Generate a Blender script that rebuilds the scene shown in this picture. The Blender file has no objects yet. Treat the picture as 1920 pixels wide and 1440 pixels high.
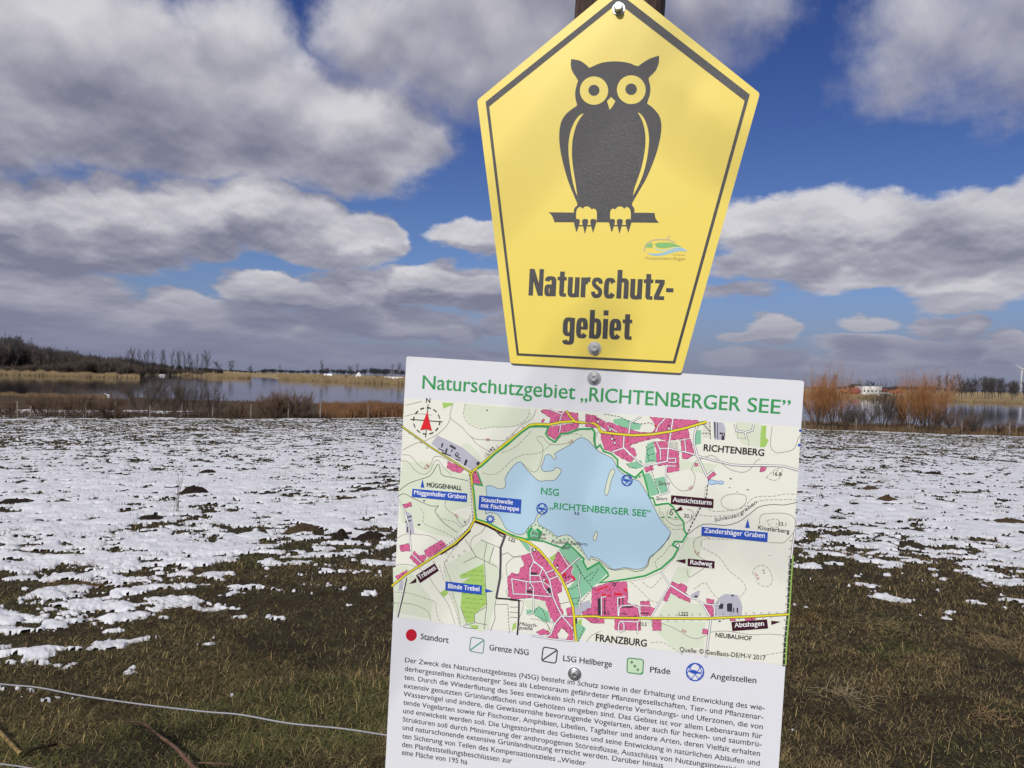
import bpy, bmesh, math, random
import numpy as np
from mathutils import Vector, Matrix
from mathutils.geometry import tessellate_polygon

R = math.radians
scene = bpy.context.scene
COL = scene.collection

# ------------------------------------------------------------------ camera
F = 1440.0                       # focal length in pixels of a 1920 x 1440 picture
EYE = Vector((0.0, 0.0, 1.6))
PITCH, ROLL = R(-0.36), R(1.6)
CROT = (Matrix.Rotation(math.pi/2 + PITCH, 3, 'X') @ Matrix.Rotation(ROLL, 3, 'Z'))
cam_d = bpy.data.cameras.new('camera')
cam_d.sensor_width = 36.0
cam_d.lens = 36.0 * F / 1920.0
cam_d.clip_start, cam_d.clip_end = 0.05, 20000
cam = bpy.data.objects.new('camera', cam_d)
COL.objects.link(cam)
cam.matrix_world = Matrix.Translation(EYE) @ CROT.to_4x4()
scene.camera = cam

def ray(px, py):
    return (CROT @ Vector((px - 960.0, 720.0 - py, -F))).normalized()
def at(px, py, Y):
    d = ray(px, py)
    return EYE + d * (Y / d.y)
def azel(px, py):
    d = ray(px, py)
    return math.atan2(d.x, d.y), math.atan2(d.z, math.hypot(d.x, d.y))

# ------------------------------------------------------------------ light
SUN_EL, SUN_AZ = R(39), R(-157)          # azimuth from +Y towards +X: behind the camera, to the left
SUN_DIR = Vector((math.sin(SUN_AZ)*math.cos(SUN_EL), math.cos(SUN_AZ)*math.cos(SUN_EL), math.sin(SUN_EL)))
sun_d = bpy.data.lights.new('sun', 'SUN')
sun_d.energy = 3.3
sun_d.angle = R(0.53)
sun_d.color = (1.0, 0.955, 0.89)
sun = bpy.data.objects.new('sun', sun_d)
COL.objects.link(sun)
sun.rotation_euler = (-SUN_DIR).to_track_quat('-Z', 'Y').to_euler()
scene.view_settings.view_transform = 'Standard'
scene.view_settings.look = 'None'
scene.view_settings.exposure = 0.0
scene.view_settings.gamma = 1.0
scene.view_settings.use_curve_mapping = False

# ------------------------------------------------------------------ sky (world)
SKY_STRENGTH = 0.1
def build_world():
    w = bpy.data.worlds.new('World')
    scene.world = w
    w.use_nodes = True
    nt = w.node_tree
    nt.nodes.clear()
    N, L = nt.nodes, nt.links
    def put(sock, v):
        if isinstance(v, bpy.types.NodeSocket): L.new(v, sock)
        elif isinstance(v, (tuple, list)) and sock.type == 'RGBA' and len(v) == 3: sock.default_value = (*v, 1)
        else: sock.default_value = v
    def m(op, a, b=0.0, c=0.0):
        n = N.new('ShaderNodeMath'); n.operation = op
        put(n.inputs[0], a); put(n.inputs[1], b); put(n.inputs[2], c)
        return n.outputs[0]
    def smooth(x, a, b, lo=0.0, hi=1.0):
        n = N.new('ShaderNodeMapRange'); n.interpolation_type = 'SMOOTHSTEP'
        put(n.inputs[0], x); put(n.inputs[1], a); put(n.inputs[2], b); put(n.inputs[3], lo); put(n.inputs[4], hi)
        return n.outputs[0]
    def comb(x, y, z=0.0):
        n = N.new('ShaderNodeCombineXYZ'); put(n.inputs[0], x); put(n.inputs[1], y); put(n.inputs[2], z)
        return n.outputs[0]
    def noise(vec, scale, detail, rough, lac=2.0, color=False, dist=0.0):
        n = N.new('ShaderNodeTexNoise'); n.noise_dimensions = '3D'
        put(n.inputs['Vector'], vec); put(n.inputs['Scale'], scale); put(n.inputs['Detail'], detail)
        put(n.inputs['Roughness'], rough); put(n.inputs['Lacunarity'], lac); put(n.inputs['Distortion'], dist)
        return n.outputs[1 if color else 0]
    def mix(f, a, b):
        n = N.new('ShaderNodeMix'); n.data_type = 'RGBA'
        put(n.inputs[0], f); put(n.inputs[6], a); put(n.inputs[7], b)
        return n.outputs[2]
    sky = N.new('ShaderNodeTexSky'); sky.sky_type = 'NISHITA'
    sky.sun_disc = False
    sky.sun_elevation = SUN_EL
    sky.sun_rotation = SUN_AZ
    sky.air_density, sky.dust_density, sky.ozone_density = 1.0, 0.6, 2.0
    tc = N.new('ShaderNodeTexCoord')
    sep = N.new('ShaderNodeSeparateXYZ'); L.new(tc.outputs['Generated'], sep.inputs[0])
    x, y, z = sep.outputs
    az = m('ARCTAN2', x, y)
    el = m('ARCTAN2', z, m('SQRT', m('ADD', m('MULTIPLY', x, x), m('MULTIPLY', y, y))))
    # the cloud layers get thinner strips towards the horizon
    elw = m('MULTIPLY', m('LOGARITHM', m('ADD', m('MAXIMUM', el, 0.0), 0.09), 2.718), 0.50)
    P = comb(az, elw)
    wc = noise(P, 3.2, 4, 0.55, color=True)
    ws = N.new('ShaderNodeSeparateColor'); L.new(wc, ws.inputs[0])
    wc2 = noise(P, 11.0, 6, 0.6, color=True)
    ws2 = N.new('ShaderNodeSeparateColor'); L.new(wc2, ws2.inputs[0])
    amp = m('ADD', 0.35, m('MULTIPLY', m('MAXIMUM', el, 0.0), 2.0))
    daz = m('MULTIPLY', m('ADD', m('MULTIPLY', m('SUBTRACT', ws.outputs[0], 0.5), 0.10), m('MULTIPLY', m('SUBTRACT', ws2.outputs[0], 0.5), 0.10)), amp)
    dl = m('MULTIPLY', m('ADD', m('MULTIPLY', m('SUBTRACT', ws.outputs[1], 0.5), 0.06), m('MULTIPLY', m('SUBTRACT', ws2.outputs[1], 0.5), 0.08)), amp)
    a2 = m('ADD', az, daz)
    e2 = m('ADD', el, dl)
    # centre x, y, half width, half height (pixels of the photograph), peak, only used as directions in the sky
    blobs = SKY_BLOBS
    def field(a, e):
        acc = None
        for (px, py, hw, hh, pk) in blobs:
            ca, ce = azel(px, py)
            sa = hw / F * math.cos(ca)**2; se = hh / F * math.cos(ca)
            u = m('MULTIPLY', m('SUBTRACT', a, ca), 1.0/sa)
            v = m('MULTIPLY', m('SUBTRACT', e, ce), 1.0/se)
            q = m('MULTIPLY_ADD', u, u, m('MULTIPLY', v, v))
            d = m('MULTIPLY_ADD', q, -pk, pk)
            acc = d if acc is None else m('SMOOTH_MAX', acc, d, 0.25)
        return acc
    # general broken cloud all round, outside the part of the sky seen in the picture
    fb = noise(P, 6.0, 7, 0.56)
    fine = noise(P, 17.0, 6, 0.6)
    around = m('MULTIPLY', m('SUBTRACT', noise(comb(az, elw, 3.3), 2.6, 5, 0.5), 0.47), 7.0)
    out_az = smooth(m('ABSOLUTE', az), 0.62, 0.85)
    out_el = smooth(el, 0.50, 0.62)
    outside = m('MAXIMUM', out_az, out_el)
    detail = m('ADD', m('MULTIPLY', m('SUBTRACT', fb, 0.5), 2.0), m('MULTIPLY', m('SUBTRACT', fine, 0.5), 1.5))
    soft = smooth(el, 0.16, 0.40)
    D0 = field(a2, e2)
    D1 = field(a2, m('ADD', e2, 0.030))
    inb = m('SUBTRACT', 1.0, outside)
    D = m('ADD', m('ADD', m('MULTIPLY', D0, inb), m('MULTIPLY', around, outside)), m('MULTIPLY', detail, m('MULTIPLY_ADD', soft, -0.15, 0.72)))
    mask = smooth(D, m('MULTIPLY_ADD', soft, -0.25, -0.22), m('MULTIPLY_ADD', soft, 0.55, 0.40))
    # lit upper edges, grey bases
    lit = smooth(m('SUBTRACT', D0, D1), -0.25, 0.75)
    body = noise(P, 4.5, 3, 0.5)
    bodyu = noise(comb(az, m('ADD', elw, 0.035)), 4.5, 3, 0.5)
    fineu = noise(comb(az, m('ADD', elw, 0.010)), 17.0, 6, 0.6)
    crisp = m('MULTIPLY_ADD', soft, -0.65, 1.0)
    puff = m('ADD', m('MULTIPLY', m('SUBTRACT', body, bodyu), 2.6), m('MULTIPLY', m('SUBTRACT', fine, fineu), crisp))
    patch = m('MULTIPLY', m('SUBTRACT', noise(comb(az, elw, 7.7), 5.0, 2, 0.5), 0.5), 0.9)
    thin = smooth(D, 1.0, 0.1)                      # thin cloud lets more light through
    lum = m('ADD', m('ADD', m('ADD', m('MULTIPLY', lit, 0.52), puff), patch), m('ADD', m('MULTIPLY', thin, 0.12), m('MULTIPLY_ADD', m('MULTIPLY', smooth(el, 0.25, 0.42), smooth(az, 0.1, -0.45)), 0.20, m('MULTIPLY_ADD', smooth(az, 0.05, 0.3), 0.13, 0.19))))
    lowfade = smooth(el, 0.02, 0.13, 0.7, 1.0)
    lum = m('MULTIPLY', m('MINIMUM', m('MAXIMUM', lum, 0.0), 1.0), lowfade)
    s = 1.0 / SKY_STRENGTH
    ramp = N.new('ShaderNodeValToRGB'); L.new(lum, ramp.inputs[0])
    cr = ramp.color_ramp
    cr.elements[0].position = 0.0; cr.elements[0].color = (0.205, 0.210, 0.285, 1)
    cr.elements[1].position = 1.0; cr.elements[1].color = (0.66, 0.65, 0.68, 1)
    e = cr.elements.new(0.35); e.color = (0.335, 0.335, 0.405, 1)
    cl = N.new('ShaderNodeVectorMath'); cl.operation = 'SCALE'
    L.new(ramp.outputs[0], cl.inputs[0]); cl.inputs['Scale'].default_value = s
    tint = N.new('ShaderNodeMix'); tint.data_type = 'RGBA'; tint.blend_type = 'MULTIPLY'
    tint.inputs[0].default_value = 1.0
    L.new(sky.outputs[0], tint.inputs[6]); L.new(mix(smooth(el, 0.10, 0.46), SKY_TINT_LOW, SKY_TINT_HIGH), tint.inputs[7])
    blue = tint.outputs[2]
    col = mix(m('MULTIPLY', mask, 0.97), blue, cl.outputs[0])
    # far cloud decks melt into a grey blue band at the horizon
    hz = smooth(el, 0.0, 0.15, 0.80, 0.0)
    col = mix(hz, col, tuple(c*s for c in (0.205, 0.22, 0.325)))
    bg = N.new('ShaderNodeBackground'); L.new(col, bg.inputs[0]); bg.inputs[1].default_value = SKY_STRENGTH
    out = N.new('ShaderNodeOutputWorld'); L.new(bg.outputs[0], out.inputs[0])
    w.cycles.sampling_method = 'MANUAL'; w.cycles.sample_map_resolution = 512
SKY_TINT_LOW, SKY_TINT_HIGH = (0.42, 0.50, 0.75), (0.25, 0.34, 0.67)
SKY_BLOBS = [
    (-60, 130, 420, 215, 1.3), (230, 150, 330, 185, 1.4), (470, 200, 230, 150, 1.3), (640, 240, 210, 110, 1.3), (760, 275, 85, 60, 1.0), (430, 60, 130, 110, 1.0),
    (880, 60, 270, 150, 1.1), (1080, 60, 230, 190, 0.9), (1300, 20, 140, 100, 0.6), (1420, 5, 100, 55, 0.4), (720, 60, 150, 80, 0.9),
    (1760, 40, 150, 120, 0.6), (1930, 50, 190, 140, 0.65), (1720, 150, 110, 55, 0.3),
    (-20, 420, 110, 85, 1.2), (110, 415, 110, 66, 1.2), (240, 420, 120, 74, 1.3), (360, 425, 130, 78, 1.3), (490, 400, 90, 72, 1.4), (570, 420, 80, 70, 1.3), (640, 460, 95, 60, 1.3), (700, 445, 50, 48, 1.3), (130, 480, 260, 50, 1.1),
    (880, 442, 95, 36, 1.2), (960, 440, 60, 36, 1.0),
    (40, 560, 250, 70, 1.2), (150, 620, 300, 60, 1.1), (330, 575, 60, 30, 1.0), (500, 552, 100, 36, 1.2), (640, 552, 110, 44, 1.3), (800, 530, 120, 42, 1.3), (920, 540, 100, 48, 1.2),
    (440, 610, 260, 40, 1.1), (700, 600, 200, 34, 1.1), (860, 625, 50, 22, 1.1), (940, 605, 40, 26, 1.2), (560, 660, 500, 26, 0.9),
    (1420, 425, 110, 58, 1.2), (1540, 425, 110, 66, 1.3), (1670, 430, 130, 72, 1.3), (1800, 425, 120, 84, 1.4), (1930, 420, 130, 92, 1.4), (1450, 490, 150, 36, 1.0), (1620, 505, 160, 40, 1.2), (1830, 520, 150, 50, 1.2), (1400, 540, 120, 16, 0.5), (1800, 570, 90, 18, 0.6),
    (1450, 625, 60, 32, 1.2), (1390, 637, 50, 16, 1.0), (1630, 605, 60, 18, 0.9), (1760, 610, 60, 22, 0.8), (1815, 612, 40, 26, 1.1), (1880, 640, 40, 24, 1.3), (1720, 650, 200, 24, 1.0), (1400, 672, 110, 14, 0.9), (1650, 685, 260, 20, 0.9), (1900, 680, 120, 24, 1.0),
]
build_world()

# ------------------------------------------------------------------ helpers
def nrng(seed): return np.random.default_rng(seed)

def _hash(ix, iy, seed):
    h = (ix.astype(np.int64)*374761393 + iy.astype(np.int64)*668265263 + seed*1274126177) & 0xFFFFFFFF
    h = ((h ^ (h >> 13)) * 1274126177) & 0xFFFFFFFF
    h = ((h ^ (h >> 16)) * 2246822519) & 0xFFFFFFFF
    return ((h ^ (h >> 15)) & 0xFFFFFF) / float(0xFFFFFF)
def vnoise(x, y, seed=0):
    x = np.asarray(x, float); y = np.asarray(y, float)
    ix = np.floor(x); iy = np.floor(y); fx = x-ix; fy = y-iy
    fx = fx*fx*fx*(fx*(fx*6-15)+10); fy = fy*fy*fy*(fy*(fy*6-15)+10)
    a = _hash(ix, iy, seed); b = _hash(ix+1, iy, seed); c = _hash(ix, iy+1, seed); d = _hash(ix+1, iy+1, seed)
    return (a*(1-fx)+b*fx)*(1-fy) + (c*(1-fx)+d*fx)*fy
def fbm(x, y, seed=0, octs=4, gain=0.5):
    s = 0; a = 1.0; t = 0
    for k in range(octs):
        ca, sa = math.cos(0.7*k+0.3), math.sin(0.7*k+0.3)
        s = s + a*vnoise((x*ca-y*sa)*2**k+17.3*k, (x*sa+y*ca)*2**k-9.1*k, seed+k)
        t += a; a *= gain
    return s/t
def sstep(x, a, b):
    t = np.clip((np.asarray(x, float)-a)/(b-a), 0, 1)
    return t*t*(3-2*t)

def srgb(r, g, b):
    f = lambda c: (c/255/12.92 if c/255 <= 0.04045 else ((c/255+0.055)/1.055)**2.4)
    return (f(r), f(g), f(b))

def mesh_from(name, verts, faces, mats, fmat=None, smooth=False):
    me = bpy.data.meshes.new(name)
    me.from_pydata([tuple(v) for v in verts], [], [tuple(f) for f in faces])
    for mm in (mats if isinstance(mats, (list, tuple)) else [mats]): me.materials.append(mm)
    if fmat is not None: me.polygons.foreach_set('material_index', np.asarray(fmat, np.int32))
    if smooth: me.polygons.foreach_set('use_smooth', np.ones(len(me.polygons), bool))
    me.update()
    return me
def mesh_np(name, V, loops, sizes, mat, smooth=False):
    """fast mesh: V (n,3), flat loop indices, loop count of each face"""
    me = bpy.data.meshes.new(name)
    me.vertices.add(len(V)); me.vertices.foreach_set('co', np.ascontiguousarray(V, np.float32).ravel())
    me.loops.add(len(loops)); me.loops.foreach_set('vertex_index', np.ascontiguousarray(loops, np.int32))
    st = np.zeros(len(sizes), np.int32); st[1:] = np.cumsum(sizes)[:-1]
    me.polygons.add(len(sizes)); me.polygons.foreach_set('loop_start', st)
    me.update(calc_edges=True)
    me.validate()
    me.materials.append(mat)
    if smooth: me.polygons.foreach_set('use_smooth', np.ones(len(me.polygons), bool))
    return me
def link(name, me, parent=None):
    o = bpy.data.objects.new(name, me); COL.objects.link(o)
    if parent is not None: o.parent = parent
    return o
def tag(o, label=None, cat=None, group=None, kind=None):
    if label: o['label'] = label
    if cat: o['category'] = cat
    if group: o['group'] = group
    if kind: o['kind'] = kind
    return o
def thing(name, label, cat, loc=(0, 0, 0), rz=0.0, group=None):
    o = bpy.data.objects.new(name, None); COL.objects.link(o)
    o.empty_display_size = 0.2
    o.location = loc; o.rotation_euler = (0, 0, rz)
    return tag(o, label, cat, group)
def dup(root, loc, rz=0.0, scale=None, label=None, group=None):
    c = root.copy(); COL.objects.link(c); c.location = loc; c.rotation_euler = (0, 0, rz)
    if scale is not None: c.scale = scale
    if label: c['label'] = label
    if group: c['group'] = group
    for ch in root.children:
        d = ch.copy(); COL.objects.link(d); d.parent = c
        for g in ch.children:
            k = g.copy(); COL.objects.link(k); k.parent = d
    return c

# ---- materials
def mat(name, color, rough=0.6, metal=0.0, spec=0.5, nscale=0, namt=0.0, bump=0.0, bscale=None, attr=None, detail=4, coords='Object'):
    m_ = bpy.data.materials.new(name); m_.use_nodes = True
    nt = m_.node_tree; b = nt.nodes['Principled BSDF']
    b.inputs['Base Color'].default_value = (*color, 1)
    b.inputs['Roughness'].default_value = rough
    b.inputs['Metallic'].default_value = metal
    b.inputs['Specular IOR Level'].default_value = spec
    src = None
    if attr:
        a = nt.nodes.new('ShaderNodeAttribute'); a.attribute_name = attr; src = a.outputs['Color']
        nt.links.new(src, b.inputs['Base Color'])
    if nscale or bump:
        tc = nt.nodes.new('ShaderNodeTexCoord')
    if nscale:
        n = nt.nodes.new('ShaderNodeTexNoise'); n.inputs['Scale'].default_value = nscale; n.inputs['Detail'].default_value = detail
        nt.links.new(tc.outputs[coords], n.inputs['Vector'])
        mr = nt.nodes.new('ShaderNodeMapRange'); mr.inputs[1].default_value = 0.25; mr.inputs[2].default_value = 0.75
        mr.inputs[3].default_value = 1-namt; mr.inputs[4].default_value = 1+namt
        nt.links.new(n.outputs[0], mr.inputs[0])
        v = nt.nodes.new('ShaderNodeVectorMath'); v.operation = 'SCALE'
        if src is not None: nt.links.new(src, v.inputs[0])
        else: v.inputs[0].default_value = color
        nt.links.new(mr.outputs[0], v.inputs['Scale'])
        nt.links.new(v.outputs[0], b.inputs['Base Color'])
    if bump:
        n2 = nt.nodes.new('ShaderNodeTexNoise'); n2.inputs['Scale'].default_value = bscale or 50; n2.inputs['Detail'].default_value = 5
        nt.links.new(tc.outputs[coords], n2.inputs['Vector'])
        bp = nt.nodes.new('ShaderNodeBump'); bp.inputs['Strength'].default_value = bump; bp.inputs['Distance'].default_value = 0.01
        nt.links.new(n2.outputs[0], bp.inputs['Height']); nt.links.new(bp.outputs[0], b.inputs['Normal'])
    return m_

# ---- strokes: many thin three-sided tapering sticks in one mesh
def strokes(name, segs, material, sides=3):
    S = np.asarray(segs, float)
    p0, p1, r0, r1 = S[:, 0:3], S[:, 3:6], S[:, 6:7], S[:, 7:8]
    d = p1-p0; ln = np.linalg.norm(d, axis=1, keepdims=True); ln[ln == 0] = 1; d = d/ln
    h = np.where(np.abs(d[:, 2:3]) > 0.9, np.array([[1.0, 0, 0]]), np.array([[0, 0, 1.0]]))
    a = np.cross(d, h); a /= np.linalg.norm(a, axis=1, keepdims=True); b = np.cross(d, a)
    n = len(S); V = np.zeros((n, 2*sides, 3))
    for k in range(sides):
        c, s = math.cos(2*math.pi*k/sides), math.sin(2*math.pi*k/sides)
        o = a*c + b*s
        V[:, k] = p0 + o*r0; V[:, sides+k] = p1 + o*r1
    q = []
    for k in range(sides):
        k2 = (k+1) % sides
        q.append([k, k2, sides+k2, sides+k])
    q = np.array(q)
    base = (np.arange(n)*2*sides)[:, None, None]
    L_ = (q[None] + base).reshape(-1)
    return mesh_np(name, V.reshape(-1, 3), L_, np.full(n*sides, 4, np.int32), material, smooth=sides > 4)

def seg(p0, p1, r0, r1): return (*p0, *p1, r0, r1)
def rand_perp(rng, d):
    v = Vector(rng.normal(size=3)); v = v - d*v.dot(d)
    return v.normalized()
def bare_tree(rng, H, trunk=0.35, nch=(9, 5, 4), ang=(0.9, 0.8, 0.8), lf=(0.5, 0.55, 0.6), r=None, up=0.25, rmin=0.02, wob=0.12, first=0.3, steps=3):
    """bare winter tree: returns (trunk and limb sticks, twig sticks)"""
    big, small = [], []
    r = r or H*0.018
    def grow(p, d, ln, rad, lvl):
        pts = [p]; dd = d
        n = steps+1 if lvl == 0 else steps
        for k in range(n):
            dd = (dd + rand_perp(rng, dd)*wob + Vector((0, 0, up*0.5 if lvl else 0.1))).normalized()
            pts.append(pts[-1] + dd*ln/n)
        for k in range(n):
            ra = max(rad*(1-0.8*k/n), rmin); rb = max(rad*(1-0.8*(k+1)/n), rmin*0.7)
            (big if lvl < 2 else small).append(seg(pts[k], pts[k+1], ra, rb))
        if lvl < len(nch):
            for j in range(nch[lvl]):
                f = (first if lvl == 0 else 0.2) + (1-(first if lvl == 0 else 0.2))*((j+rng.random())/nch[lvl])
                f = min(f, 0.98); i = int(f*n); q = pts[i].lerp(pts[i+1], f*n-i)
                ax = (pts[i+1]-pts[i]).normalized()
                an = ang[lvl]*(0.7+0.6*rng.random())
                nd = (ax*math.cos(an) + rand_perp(rng, ax)*math.sin(an) + Vector((0, 0, up))).normalized()
                grow(q, nd, ln*lf[lvl]*(0.7+0.6*rng.random())*(1.15-0.6*f if lvl == 0 else 1), rad*(1-0.7*f)*0.55, lvl+1)
    grow(Vector((0, 0, -0.2)), Vector((rng.normal()*0.04, rng.normal()*0.04, 1)).normalized(), H, r, 0)
    return big, small
def shrub(rng, H, W, stems=9, nch=(7, 4), rad=0.02, rmin=0.004, lean=0.5, lf=(0.45, 0.5), ang=(0.5, 0.6), up=0.35):
    big, small = [], []
    def grow(p, d, ln, ra, lvl):
        pts = [p]; n = 3
        for k in range(n):
            d = (d + rand_perp(rng, d)*0.13 + Vector((0, 0, 0.1 if lvl else 0.05))).normalized()
            pts.append(pts[-1] + d*ln/n)
        for k in range(n):
            (big if lvl == 0 and k < 2 else small).append(seg(pts[k], pts[k+1], max(ra*(1-0.75*k/n), rmin), max(ra*(1-0.75*(k+1)/n), rmin*0.7)))
        if lvl < len(nch):
            for j in range(nch[lvl]):
                f = 0.25+0.73*((j+rng.random())/nch[lvl]); i = min(int(f*n), n-1); q = pts[i].lerp(pts[i+1], f*n-i)
                ax = (pts[i+1]-pts[i]).normalized(); an = ang[lvl]*(0.6+0.8*rng.random())
                nd = (ax*math.cos(an) + rand_perp(rng, ax)*math.sin(an) + Vector((0, 0, up))).normalized()
                grow(q, nd, ln*lf[lvl]*(0.6+0.8*rng.random()), ra*0.45, lvl+1)
    for s in range(stems):
        a = rng.random()*6.283; q = math.sqrt(rng.random())
        d = Vector((math.cos(a)*q*lean, math.sin(a)*q*lean, 1)).normalized()
        p = Vector((math.cos(a)*q*W*0.12, math.sin(a)*q*W*0.12, -0.1))
        grow(p, d, H*(0.65+0.35*rng.random()), rad*(0.7+0.6*rng.random()), 0)
    return big, small

# ------------------------------------------------------------------ terrain
LAKE_Z = -3.9
T_EDGE = ([-1.3, -.667, -.25, -.146, .375, .65, 1.3], [58, 60.7, 72.8, 79, 79, 76, 74])
T_SHORE = ([-1.3, -.667, -.6, -.18, .45, .63, 1.3], [135, 142, 142, 138, 116, 112, 110])
T_FAR = ([-1.3, -.667, -.485, -.475, -.42, -.40, -.345, -.335, -.315, -.305, -.27, -.18, -.14, .42, .65, 1.3],
         [400, 420, 440, 700, 760, 640, 615, 780, 790, 640, 585, 505, 490, 466, 417, 400])
def interp(T, t): return np.interp(t, T[0], T[1])
def ground_z(x, y, micro=True):
    x = np.asarray(x, float); y = np.asarray(y, float)
    d = np.maximum(y, 0.0)
    t = np.clip(x/np.maximum(y, 1e-3), -1.3, 1.3)
    e = interp(T_EDGE, t); s = interp(T_SHORE, t); f = interp(T_FAR, t)
    z = -2.7*np.minimum(d/e, 1.0)
    k = np.clip((d-e)/(s-e), 0, 2)
    z = np.where(d > e, -2.7 - (1.25*np.minimum(k, 1)) - 1.0*np.clip(k-1, 0, 1), z)
    over = d-f
    zf = np.clip(-4.5 + 0.09*over, -5.2, -3.45) + np.clip(over-10, 0, 900)*0.0055
    hill = 10.0*sstep(-t, 0.47, 0.70)*sstep(over, 5, 110) + 2.0*sstep(-t, 0.33, 0.45)*sstep(over, 40, 160) + 1.5*sstep(t, 0.5, 0.7)*sstep(over, 10, 90)
    z = np.where(over > -20, np.maximum(z if False else -5.2, zf + hill), z)
    if micro:
        nearf = np.exp(-np.hypot(x, y)/60.0)
        z = z + (fbm(x*0.25, y*0.25, 5, 3)-0.5)*0.16*sstep(np.hypot(x, y), 2, 8)*(over < -20)*(d < s)
        z = z + (fbm(x*2.6, y*2.6, 9, 4)-0.5)*0.07*nearf
    return z
def gpt(px, py, it=40):
    """ground point seen at a pixel of the photograph"""
    d = ray(px, py); lo, hi = 1.0, 400.0
    for _ in range(60):
        mid = (lo+hi)/2; p = EYE + d*mid
        if p.z > float(ground_z(p.x, p.y, False)): lo = mid
        else: hi = mid
    p = EYE + d*lo
    return p
def gz(x, y): return float(ground_z(x, y))

def ramp_mat_ground():
    m_ = bpy.data.materials.new('turf_soil'); m_.use_nodes = True
    nt = m_.node_tree; N, L = nt.nodes, nt.links; b = N['Principled BSDF']
    b.inputs['Roughness'].default_value = 0.95; b.inputs['Specular IOR Level'].default_value = 0.15
    geo = N.new('ShaderNodeNewGeometry')
    def noise(sc, det=5, ro=0.6):
        n = N.new('ShaderNodeTexNoise'); n.inputs['Scale'].default_value = sc; n.inputs['Detail'].default_value = det; n.inputs['Roughness'].default_value = ro
        L.new(geo.outputs['Position'], n.inputs['Vector']); return n.outputs[0]
    def ramp(fac, stops):
        r_ = N.new('ShaderNodeValToRGB'); L.new(fac, r_.inputs[0])
        r_.color_ramp.elements[0].position = stops[0][0]; r_.color_ramp.elements[0].color = (*stops[0][1], 1)
        r_.color_ramp.elements[1].position = stops[-1][0]; r_.color_ramp.elements[1].color = (*stops[-1][1], 1)
        for p_, c_ in stops[1:-1]:
            e_ = r_.color_ramp.elements.new(p_); e_.color = (*c_, 1)
        return r_.outputs[0]
    def mix(f, a, c):
        n = N.new('ShaderNodeMix'); n.data_type = 'RGBA'
        L.new(f, n.inputs[0]); L.new(a, n.inputs[6]); L.new(c, n.inputs[7]); return n.outputs[2]
    near = ramp(noise(9, 8, 0.7), [(0.3, (0.020, 0.014, 0.009)), (0.48, (0.042, 0.031, 0.017)), (0.6, (0.050, 0.044, 0.019)), (0.75, (0.09, 0.068, 0.032))])
    bank = ramp(noise(0.6, 8, 0.7), [(0.3, (0.025, 0.018, 0.012)), (0.5, (0.06, 0.040, 0.022)), (0.7, (0.12, 0.078, 0.038))])
    far = ramp(noise(0.01, 6, 0.6), [(0.3, (0.20, 0.145, 0.075)), (0.5, (0.30, 0.22, 0.115)), (0.7, (0.20, 0.17, 0.08))])
    za = N.new('ShaderNodeAttribute'); za.attribute_name = 'zone'
    sp = N.new('ShaderNodeSeparateColor'); L.new(za.outputs['Color'], sp.inputs[0])
    c = mix(sp.outputs[0], near, bank); c = mix(sp.outputs[1], c, far)
    L.new(c, b.inputs['Base Color'])
    bp = N.new('ShaderNodeBump'); bp.inputs['Strength'].default_value = 0.9; bp.inputs['Distance'].default_value = 0.03
    L.new(noise(45, 10, 0.8), bp.inputs['Height']); L.new(bp.outputs[0], b.inputs['Normal'])
    return m_

def polar(az, rad):
    A, Rr = np.meshgrid(az, rad)
    return Rr*np.sin(A), Rr*np.cos(A)
def grid_faces(nr, nc, wrap=False):
    i, j = np.meshgrid(np.arange(nr-1), np.arange(nc if wrap else nc-1), indexing='ij')
    j2 = (j+1) % nc
    return np.stack([i*nc+j, i*nc+j2, (i+1)*nc+j2, (i+1)*nc+j], -1).reshape(-1, 4)[:, ::-1]

def build_ground():
    az = np.concatenate([np.radians(np.arange(-46, 46, 0.16)), np.radians(np.arange(46, 314, 4.0))])
    rad = np.concatenate([[0.02, 0.6], np.geomspace(1.2, 95, 520), np.geomspace(97, 9000, 130)])
    X, Y = polar(az, rad); x, y = X.ravel(), Y.ravel()
    z = ground_z(x, y)
    V = np.stack([x, y, z], 1)
    fc = grid_faces(len(rad), len(az), True)
    me = mesh_np('ground', V, fc.ravel(), np.full(len(fc), 4, np.int32), ramp_mat_ground(), True)
    t = np.clip(x/np.maximum(y, 1e-3), -1.3, 1.3)
    zone = np.zeros((len(x), 4)); zone[:, 3] = 1
    zone[:, 0] = sstep(y-interp(T_EDGE, t), -2, 2)
    hilly = sstep(-t, 0.44, 0.50)*sstep(y-interp(T_FAR, t), 8, 14)
    zone[:, 1] = sstep(y-interp(T_FAR, t), -60, -10)*(1-0.93*hilly)
    at_ = me.attributes.new('zone', 'FLOAT_COLOR', 'POINT'); at_.data.foreach_set('color', zone.astype(np.float32).ravel())
    tag(link('ground', me), kind='structure')

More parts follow.
